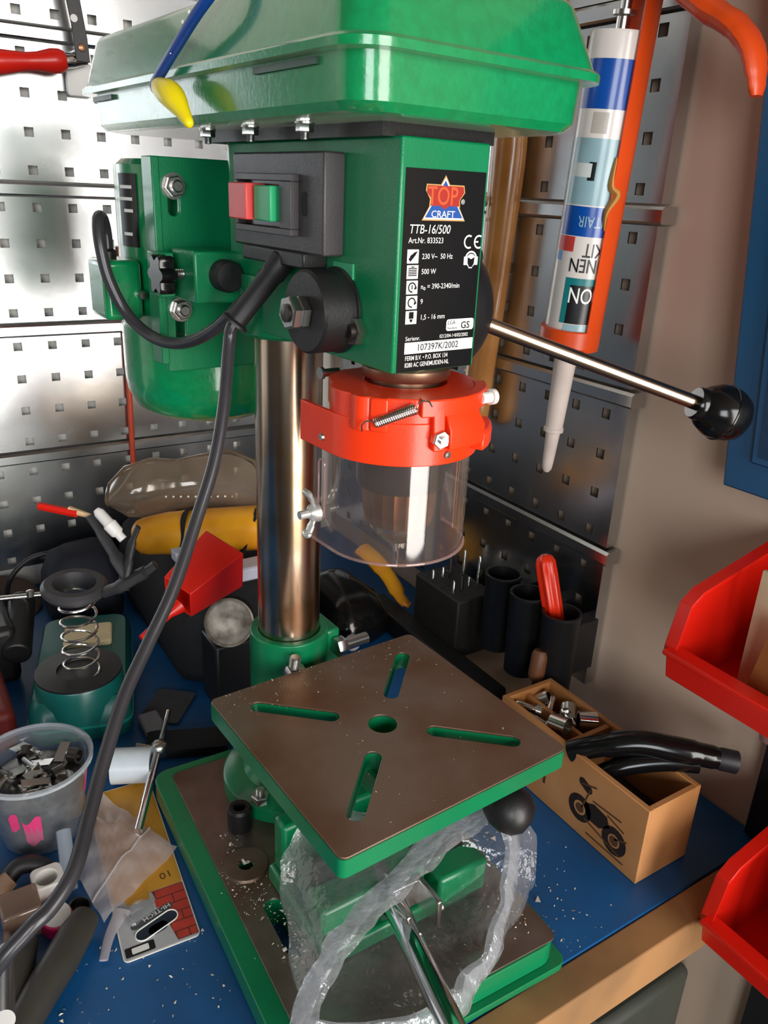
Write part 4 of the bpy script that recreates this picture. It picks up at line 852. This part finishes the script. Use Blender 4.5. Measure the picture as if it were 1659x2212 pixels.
# caulking gun with cartridge, nozzle down
cgn = thing('caulking_gun', 'orange caulking gun hung nozzle down on the right wall', 'caulking gun', (-52, -523, 388))
tA = Vector((-54, -529, 609)); tB = Vector((-54, -516, 391)); tax = (tB-tA).normalized()
GORG = mat('gun_orange', '#d9480f', 0.35, 0, 0.1, 20)
u = Vector((1, 0, 0)); u = (u-tax*u.dot(tax)).normalized(); v = tax.cross(u)   # u to the wall
def cpt(t, ang, r): return tA.lerp(tB, t)+u*(r*math.cos(ang))+v*(r*math.sin(ang))
sgn = 1 if v.y < 0 else -1
def shell(bm, t0, t1, a0, a1, r, th, k=14):
    Ls = []
    for i in range(k+1):
        a = sgn*(a0+(a1-a0)*i/k); Ls.append([cpt(t0, a, r), cpt(t1, a, r), cpt(t1, a, r+th), cpt(t0, a, r+th)])
    loft(bm, Ls)
bm = BM(); shell(bm, -0.42, 1.06, math.radians(-40), math.radians(104), 23.2, 2.0); part('cradle', bm, GORG, cgn)
bm = BM(); c = tA.lerp(tB, 1.01); lathe(bm, c, tax, [(25.4, -6), (25.4, 9), (23, 12), (9, 12)], 40); part('front_cup', bm, GORG, cgn, bev=1)
bm = BM(); cyl(bm, tA-tax*120, tA+tax*4, 4, n=16); part('push_rod', bm, ZINC, cgn)
bm = BM(); lathe(bm, tA-tax*14, tax, [(9, 0), (9, 3), (5, 4), (5, 16)], 24); part('piston', bm, STEEL, cgn)
bm = BM(); box(bm, -76, -32, -556, -505, 640, 690); part('rear_block', bm, GORG, cgn, bev=3)
bm = BM(); pp = smooth_path([(-54, -552, 660), (-54, -580, 632), (-54, -604, 614), (-54, -626, 602), (-54, -641, 588), (-54, -648, 572), (-54, -651, 560)], 5)
sweep(bm, pp, [16, 16, 16, 16, 16, 16, 16, 16, 15, 15, 15, 15, 14, 14, 14, 14, 13, 13, 13, 12, 12, 11, 11, 10, 10, 9, 8, 8, 7, 6, 5], 16, flat=0.55); part('trigger', bm, GORG, cgn)
bm = BM(); cyl(bm, (-40, -520, 660), (8, -520, 660), 4, n=12); part('hanging_hook', bm, ZINC, cgn)
bm = BM(); sweep(bm, smooth_path([cpt(0.38, sgn*math.radians(106), 24), cpt(0.47, sgn*math.radians(108), 24.5), cpt(0.5, sgn*math.radians(96), 25.6), cpt(0.56, sgn*math.radians(108), 24.2), cpt(0.62, sgn*math.radians(105), 24)], 4), [1, 1.6, 2, 2.4, 3, 3.6, 4.4, 5, 5, 4.6, 4, 3.4, 3, 2.6, 2, 1.4, 0.8], 8, flat=0.5); part('dried_sealant', bm, mat('sealant_yellow', '#c98a3a', 0.5), cgn)
ct = thing('silicone_cartridge', 'white sealant cartridge with blue bands held upside down in the orange gun', 'cartridge', tA.lerp(tB, 1.0))
bm = BM(); lathe(bm, tA, tax, [(18, 2), (20.8, 3), (21.8, 0), (22.2, 2), (22.2, 213), (21.4, 216), (10, 217)], 56); part('tube', bm, mat('cartridge_white', '#d9d2cd', 0.25, 0, 0.03, 10, coat=0.3), ct)
bm = BM(); n0 = tB+tax*3; lathe(bm, n0, tax, [(11, 0), (11, 6), (10, 8), (7.8, 82), (8.8, 83), (8.8, 86), (6.4, 87), (5, 116), (4.4, 122), (2.5, 125)], 28); part('nozzle', bm, mat('nozzle_white', '#d8c9c0', 0.35), ct)
def cband(name, t0, t1, a0, a1, m, r=22.35, label=None):
    bm = BM(); Ls = []
    k = 20
    for i in range(k+1):
        a = sgn*math.radians(a0+(a1-a0)*i/k); Ls.append([cpt(t0, a, r), cpt(t1, a, r)])
    loft(bm, Ls, (False, False), closed=False); return part(name, bm, m, ct, label)
CB = mat('cartridge_blue', '#0d4aa2', 0.25, coat=0.3); CLB = mat('cartridge_pale_blue', '#8fb0ba', 0.28, coat=0.3); CT = mat('cartridge_teal', '#15797d', 0.28); CN = mat('cartridge_black', '#14181c', 0.28)
cband('blue_band', 0.085, 0.235, 60, 202, CB); cband('pale_band', 0.325, 0.54, 60, 224, CLB); cband('blue_band', 0.545, 0.645, 60, 204, CB)
cband('teal_panel', 0.79, 0.955, 60, 164, CT); cband('black_panel', 0.815, 0.955, 60, 152, CN, 22.45); cband('grey_strip', 0.958, 0.985, 60, 154, CLB)
cband('red_square', 0.648, 0.70, 158, 200, mat('cartridge_red', '#c8403c', 0.3), 22.5); cband('blue_dash', 0.702, 0.735, 184, 200, mat('cartridge_blue_2', '#2f7fc4', 0.3), 22.4); cband('picture_square', 0.245, 0.31, 132, 162, mat('cartridge_grey', '#b3aea6', 0.3), 22.4)
cband('picture_tube', 0.405, 0.45, 148, 194, mat('cartridge_silver', '#cfd6d6', 0.3), 22.5); cband('picture_tube_shade', 0.40, 0.46, 140, 154, CN, 22.45)
def cbend(t, angc):
    # upside-down writing wrapped round the tube: x runs with the angle, y runs along the axis
    def fn(X, Y):
        L = (tB-tA).length; return cpt(t+Y/L, sgn*(math.radians(angc)+X/22.4), 22.6)
    return fn
for s, size, t, ang, m, b_, wid in (('SANITAIR', 11.5, 0.577, 66, CLB, 0.02, 36), ('KIT', 15, 0.668, 97, CN, 0.05, 16), ('SILICONEN', 15, 0.722, 22, CN, 0.06, 54), ('BISON', 17.5, 0.824, 62, PWHITE, 0.06, 35)):
    cu = bpy.data.curves.new('t', 'FONT'); cu.body = s; cu.size = size; cu.offset = b_; cu.resolution_u = 3; to = bpy.data.objects.new('t', cu); COL.objects.link(to); bpy.context.view_layer.update()
    me = bpy.data.meshes.new_from_object(to); bpy.data.objects.remove(to)
    w_ = max(v.co.x for v in me.vertices); bm = BM(); bm.from_mesh(me); fn = cbend(t, ang)
    bmesh.ops.subdivide_edges(bm, edges=[e for e in bm.edges if e.calc_length() > 3], cuts=2)
    for v_ in bm.verts: v_.co = fn(v_.co.x*wid/w_, v_.co.y)
    part('tube_lettering', bm, m, ct, recalc=False)
# blue cabinet
cb_ = thing('wall_cabinet', 'blue painted steel cabinet on the right wall', 'cabinet', (-5, -760, 296))
BLUE = mat('cabinet_blue', '#245a86', 0.38, 0, 0.1, 8)
Mx = Matrix(((0, 0, -1, 0), (1, 0, 0, 0), (0, 1, 0, 0), (0, 0, 0, 1)))   # local x->y world, y->z, z-> -x
bm = BM(); prism(bm, [(-664, 296), (-960, 299), (-960, 800), (-606, 800)], -12, 22, Mx); part('carcass', bm, BLUE, cb_, bev=1.5)
bm = BM(); prism(bm, [(-684, 320), (-950, 322), (-950, 790), (-634, 790)], 22, 25, Mx); part('door', bm, BLUE, cb_, bev=1.5)
bm = BM(); prism(bm, [(-690, 326), (-945, 328), (-945, 784), (-642, 784)], 25, 25.8, Mx); part('door_panel', bm, mat('cabinet_dark_blue', '#173e60', 0.4), cb_)
bm = BM(); box(bm, 2, 13.8, -1100, -776, -500, 280); box(bm, 2, 13.8, -776, -735, 2, 280)
solo('bin_rack', bm, mat('rack_black', '#16161a', 0.5), 'black steel rack plate behind the red bins', 'rack', bev=1)
# two red storage bins
def bin_(dy, dz, label):
    y0, y1 = -712+dy, -828+dy; B0 = 182+dz
    rt_ = thing('storage_bin', label, 'storage bin', (-50, (y0+y1)/2, B0), 'red bins on the right wall')
    prof = [(-116, B0), (-119, B0+20), (-111, B0+54), (-100, B0+62), (1, B0+86), (1, B0-10), (-90, B0-10)]
    for yy in (y0, y1):
        bm = BM(); prism(bm, [(x, z) for x, z in prof], 0, 3.2, Matrix(((1, 0, 0, 0), (0, 0, 1, yy if yy == y1 else yy-3.2), (0, 1, 0, 0), (0, 0, 0, 1)))); part('side_wall', bm, BINR, rt_, bev=0.8)
        bm = BM(); s = [(-119, B0+20), (-111, B0+54), (-100, B0+62), (1, B0+86)]
        ye = yy+(4 if yy == y0 else -4); yi = yy+(-6 if yy == y0 else 6)
        loft(bm, [[Vector((x, ye, z-1)), Vector((x, yi, z-1)), Vector((x, yi, z+3)), Vector((x, ye, z+3))] for x, z in s]); part('rim', bm, BINR, rt_, bev=1)
    bm = BM(); loft(bm, [[Vector((-90, yy, B0-10)), Vector((-117, yy, B0)), Vector((-121, yy, B0+19)), Vector((-126, yy, B0+21)), Vector((-126, yy, B0+25)), Vector((-112, yy, B0+25)), Vector((-112, yy, B0+2)), Vector((-88, yy, B0-6))] for yy in (y0, y1)]); part('front_lip', bm, BINR, rt_, bev=1)
    bm = BM(); box(bm, -92, 1, y1, y0, B0-10, B0-7); part('bottom', bm, BINR, rt_)
    bm = BM(); box(bm, -2, 1, y1, y0, B0-10, B0+86); part('back_wall', bm, BINR, rt_)
    return B0
b1 = bin_(0, 0, 'red plastic storage bin with cards, the upper of the two')
b2 = bin_(-72, -184, 'red plastic storage bin below bench level, the lower of the two')
bm = BM(); box(bm, -70, -67, -818, -738, b1-6, b1+84, Matrix.Translation((0, 0, 0))); solo('cream_card', bm, mat('cream_card_mat', '#d8c7a4', 0.6), 'cream card standing in the upper red bin', 'card')
bm = BM(); M_ = Matrix.Translation((-82, -782, b1-5)) @ Matrix.Rotation(-0.12, 4, 'Y') @ Matrix.Rotation(0.2, 4, 'X'); box(bm, -1.5, 1.5, -28, 30, 0, 62, M_); solo('brown_card', bm, mat('brown_card_mat', '#b0703c', 0.6), 'brown card leaning in the upper red bin', 'card')
bm = BM(); lathe(bm, (-98, -800, b1-6), (0.2, 0.3, 1), [(20, 0), (20, 22), (18, 24), (12, 24)], 32); solo('tape_roll', bm, mat('pink_tape', '#b98a86', 0.5), 'pale tape roll in the upper red bin', 'tape')
bm = BM(); Lq = [[crumple(Vector((-60+x*s, -850+y*s, z)), 0.05, 6) for x, y in rrect(-34, 34, -34, 34, 14, 5)] for z, s in ((b2-3, 0.85), (b2+25, 1), (b2+60, 0.95), (b2+84, 0.6), (b2+92, 0.2))]
loft(bm, Lq); solo('parts_bag', bm, sheet('lilac_bag', '#d9b8c4', 0.5, 0.15, 1.45, '#b98f9c', 0.4, 60), 'pinkish clear bag in the lower red bin', 'plastic bag', ang=70)

# ================================================================== BENCH, BACK RIGHT
wb = thing('wooden_box', 'open wooden box printed with a motorcycle picture', 'box', (-92, -642, 0))
bm = BM(); box(bm, -122, -117, -726, -556, 0.5, 72); part('front_panel', bm, WOOD, wb, bev=0.6)
bm = BM(); box(bm, -67, -62, -726, -556, 0.5, 72); part('rear_panel', bm, WOOD, wb, bev=0.6)
bm = BM(); box(bm, -117, -67, -726, -721, 0.5, 72); part('end_panel', bm, WOOD, wb, bev=0.6)
bm = BM(); box(bm, -117, -67, -561, -556, 0.5, 72); part('end_panel', bm, WOOD, wb, bev=0.6)
bm = BM(); box(bm, -117, -67, -636, -631, 0.5, 70); part('divider', bm, WOOD, wb, bev=0.6)
bm = BM(); box(bm, -97, -93, -631, -561, 0.5, 68); part('divider', bm, WOOD, wb, bev=0.6)
bm = BM(); box(bm, -117, -67, -721, -561, 0.6, 4); part('box_bottom', bm, WOOD, wb)
MF = Matrix(((0, 0, -1, -122.15), (-1, 0, 0, 0), (0, 1, 0, 0), (0, 0, 0, 1)))   # local x = -y world, y = z, out = -x
INK = mat('burnt_ink', '#2a1c12', 0.6); INK2 = mat('burnt_ink_light', '#5b3d24', 0.6)
bm = BM()
for c, r0, r1 in (((662, 26), 6.5, 12.5), ((700, 22), 6, 12.5)): arc(bm, c, r0, r1, 0, 360, MF, 24)
flat(bm, [(664, 34), (676, 40), (690, 38), (694, 30), (684, 22), (672, 22)], MF); flat(bm, slot(661, 52, 668, 49, 4), MF)
part('motorcycle_print', bm, INK, wb)
bm = BM()
for a_, b_ in (((664, 28), (670, 50)), ((674, 42), (704, 44)), ((690, 40), (708, 36)), ((668, 20), (708, 12)), ((660, 50), (676, 56)), ((672, 8), (712, 8)), ((700, 24), (712, 30))):
    d = (Vector(b_)-Vector(a_)).normalized(); n = Vector((-d.y, d.x))*0.8; flat(bm, [tuple(Vector(a_)+n), tuple(Vector(a_)-n), tuple(Vector(b_)-n), tuple(Vector(b_)+n)], MF, 0.05)
for c in ((662, 26), (700, 22)): flat(bm, circ(c[0], c[1], 4.5, 14), MF, 0.05)
part('motorcycle_print', bm, INK2, wb)
bm = BM()
for y_ in (598, 604, 610, 618): flat(bm, [(y_, 20), (y_+3, 20), (y_+3, 34), (y_, 34)], MF)
part('small_print', bm, INK2, wb)
# chrome fittings in the box
random.seed(21)
for i, (x, y) in enumerate(((-84, -580), (-76, -596), (-86, -606), (-74, -616), (-108, -590), (-104, -612), (-106, -574), (-82, -568))):
    c = Vector((x, y, 58+random.uniform(0, 14))); d = Vector((random.uniform(-1, 1), random.uniform(-1, 1), random.uniform(-0.2, 0.8))).normalized(); bm = BM()
    pipe(bm, c-d*8, c+d*8, 8, 6, 20) if i % 2 else lathe(bm, c-d*12, d, [(5.5, 0), (5.5, 5), (3.4, 6), (3.4, 22), (2, 24)], 14)
    solo(('pipe_fitting', 'bolt')[i % 2 == 0], bm, (CHROME, ZINC, STEEL)[i % 3], ('bright pipe fitting in the back of the wooden box', 'bright bolt in the back of the wooden box')[i % 2 == 0], ('fitting', 'bolt')[i % 2 == 0], ('pipe fittings in the wooden box', 'bolts in the wooden box')[i % 2 == 0])
bm = BM(); box(bm, -115, -69, -719, -638, 4.2, 34); solo('black_filler', bm, BLK, 'black plastic case inside the front of the wooden box', 'case', bev=2)
bm = BM(); sweep(bm, smooth_path([(-118, -640, 66), (-106, -656, 78), (-84, -678, 88), (-66, -696, 88), (-48, -712, 86), (-36, -722, 84)], 6), [9]*8+[10.5]*15+[9.5]*5+[8.5]*3, 20)
bm2 = BM(); sweep(bm2, smooth_path([(-112, -662, 52), (-96, -676, 68), (-72, -694, 76), (-50, -712, 78)], 6), 8, 16)
hs = thing('black_hose', 'thick black rubber hose laid over the wooden box', 'hose', (-70, -690, 60)); part('hose', bm, BLKG, hs); part('lower_hose', bm2, BLKG, hs)
bm = BM(); lathe(bm, (-36, -722, 84), (0.75, -0.65, -0.12), [(8.6, -3), (9.2, 0), (9.2, 12), (7.5, 12.5), (7, 6)], 24); part('hose_end', bm, RUB, hs)
# drill bit block with bits
db = thing('drill_bit_stand', 'dark drill bit block with a few bits in front of the right wall', 'drill stand', (-38, -372, 0))
bm = BM(); box(bm, -64, -12, -412, -330, 0.5, 84); part('block', bm, mat('dark_block', '#2c2926', 0.6), db, bev=2)
random.seed(4)
for i in range(8):
    x = -54+13*(i % 4); y = -348-34*(i//4)-random.uniform(0, 10); h = random.uniform(6, 34)
    bm = BM(); lathe(bm, (x, y, 70), (0, 0, 1), [(2.2, 0), (2.2, 14+h*0.4), (1.7, 15+h*0.4), (1.7, 14+h), (0.4, 16+h)], 10); part('drill_bit', bm, (STEEL, CHROME, DK)[i % 3], db)
bm = BM()
for i in range(12): lathe(bm, (-58+10*(i % 5), -342-16*(i//4), 84.1), (0, 0, 1), [(2.6, 0), (2.6, 0.1)], 10)
part('bit_holes', bm, PBLACK, db)
# black tube holders with screwdriver
for i, (x, y, z0, z1, lb) in enumerate(((-40, -452, 45, 132, 'black tube holder on the right wall nearest the drill bits'), (-46, -498, 42, 132, 'black tube holder in the middle of the three'), (-42, -540, 40, 130, 'black tube holder with the red screwdriver handle'))):
    r_t = thing('tube_holder', lb, 'holder', (x, y, z0), 'black tube holders on the right wall')
    bm = BM(); lathe(bm, (x, y, z0), (0, 0, 1), [(0.1, 0), (15, 0), (17, 2), (18.5, z1-z0-4), (19.2, z1-z0-3), (19.2, z1-z0), (16.6, z1-z0), (15, 6), (0.1, 5)], 32, False); part('tube', bm, BLK, r_t)
    bm = BM(); box(bm, x+14, 2, y-8, y+8, z0+20, z1-16); part('wall_clip', bm, BLK, r_t)
sd = thing('screwdriver', 'screwdriver with a bright red-orange fluted handle standing in the black tube', 'screwdriver', (-42, -536, 60))
a0 = Vector((-41, -536, 104)); a1 = Vector((-46, -512, 178)); ax = (a1-a0).normalized(); uu, vv, _ = basis(ax); Ls = []
for h, s in ((0, 0.8), (3, 1), (60, 1.05), (72, 1.0), (77, 0.75), (79, 0.4)):
    Ls.append([a0+ax*h+uu*((8.6+1.1*math.cos(6*t))*s*math.cos(t))+vv*((8.6+1.1*math.cos(6*t))*s*math.sin(t)) for t in [2*math.pi*k/36 for k in range(36)]])
bm = BM(); loft(bm, Ls); part('handle', bm, mat('red_orange_handle', '#ff3510', 0.28), sd)
bm = BM(); cyl(bm, a0-ax*46, a0+ax*2, 2.5, n=12); part('blade', bm, STEEL, sd)
ch = thing('chisel', 'brown-handled chisel leaning below the black tubes', 'chisel', (-62, -534, 30))
bm = BM(); lathe(bm, (-66, -540, 62), (0.2, 0.1, 1), [(6, 0), (8, 4), (8, 26), (6, 30)], 16); part('handle', bm, mat('brown_wood', '#7a4c30', 0.5), ch)
bm = BM(); cyl(bm, (-72, -546, 28), (-66, -540, 62), 3, n=10); part('blade', bm, DK, ch)
bm = BM(); M_ = Matrix.Translation((-28, -440, 0.8)) @ Matrix.Rotation(0.08, 4, 'Z'); box(bm, -30, 30, -62, 50, 0, 12, M_); solo('offcut_board', bm, mat('pale_board', '#b59a84', 0.6, 0, 0.15, 12), 'pale wooden offcut under the black tubes', 'board', bev=1)
bm = BM(); box(bm, -88, -62, -500, -262, 0.8, 27, Matrix.Rotation(0, 4, 'Z')); solo('flat_case', bm, mat('matte_black_case', '#131315', 0.55), 'long flat black case lying behind the table', 'case', bev=3)
# black cordless tool with yellow lever
cl_ = thing('cordless_tool', 'black cordless tool with a yellow lever behind the chuck guard', 'power tool', (-130, -265, 0))
bm = BM(); loft(bm, [[crumple(Vector((-122+x*s, -262+y*s, z)), 0.03, 3) for x, y in rrect(-46, 36, -70, 64, 28, 6)] for z, s in ((1, 0.85), (14, 1), (34, 0.95), (52, 0.7), (60, 0.35))]); part('housing', bm, BLKG, cl_, ang=60)
bm = BM(); sweep(bm, smooth_path([(-74, -226, 74), (-68, -250, 66), (-62, -276, 50), (-62, -300, 36), (-56, -312, 30)], 5), [13]*8+[11]*6+[8]*4+[5]*3, 14, flat=0.6); part('yellow_lever', bm, YEL, cl_, 'yellow lever')
bm = BM(); lathe(bm, (-160, -352, 30), (-0.3, -0.7, 0.6), [(9, -8), (9, 0), (6, 4), (2, 5)], 24); part('grey_button', bm, mat('grey_button_mat', '#a9a3a5', 0.35), cl_)

# ================================================================== CRUMBS
def crumbs(name, n, fn, label, size=(0.5, 1.6), seed=1):
    random.seed(seed); bm = BM()
    for i in range(n):
        p = fn()
        if p is None: continue
        s = random.uniform(*size)*(2.2 if random.random() < 0.06 else 1); c = Vector(p)+Vector((0, 0, s*0.35))
        q = [c+Vector((random.uniform(-1, 1)*s, random.uniform(-1, 1)*s, random.uniform(-0.35, 0.5)*s)) for _ in range(4)]
        V = [bm.verts.new(x) for x in q]
        for t in ((0, 1, 2), (0, 3, 1), (0, 2, 3), (1, 3, 2)): face(bm, [V[k] for k in t])
    return solo(name, bm, mat('wood_crumbs', '#e2d8c6', 0.8), label, 'wood shavings', kind='stuff')
def on_bench():
    x = random.uniform(-560, -425) if random.random() < 0.55 else random.gauss(-195, 22); y = random.uniform(-745, -560)
    if x > -300: x = max(-208, x)
    return (x, y, 0)
crumbs('wood_shavings', 420, on_bench, 'pale wood shavings scattered on the blue bench top')
def on_base():
    c = random.choice(((-72, 60, 10), (-82, 85, 10), (-74, 115, 12), (-60, 150, 14), (-70, 100, 30), (40, 120, 60), (80, 200, 16)))
    a = random.gauss(c[0], c[2]*0.45); b = random.gauss(c[1], c[2])
    return BF.w(a, b, 25.5) if -95 < a < 86 and -30 < b < 225 else None
crumbs('wood_shavings', 420, on_base, 'pale wood shavings scattered on the drill press base', (0.4, 1.3), 2)
def on_table():
    a = random.uniform(-84, 82); b = random.uniform(50, 214) if random.random() < 0.4 else random.gauss(60, 12)
    return TF.w(a, max(48, b), 160.2)
crumbs('wood_shavings', 160, on_table, 'fine wood dust specks scattered on the press table', (0.3, 0.8), 3)
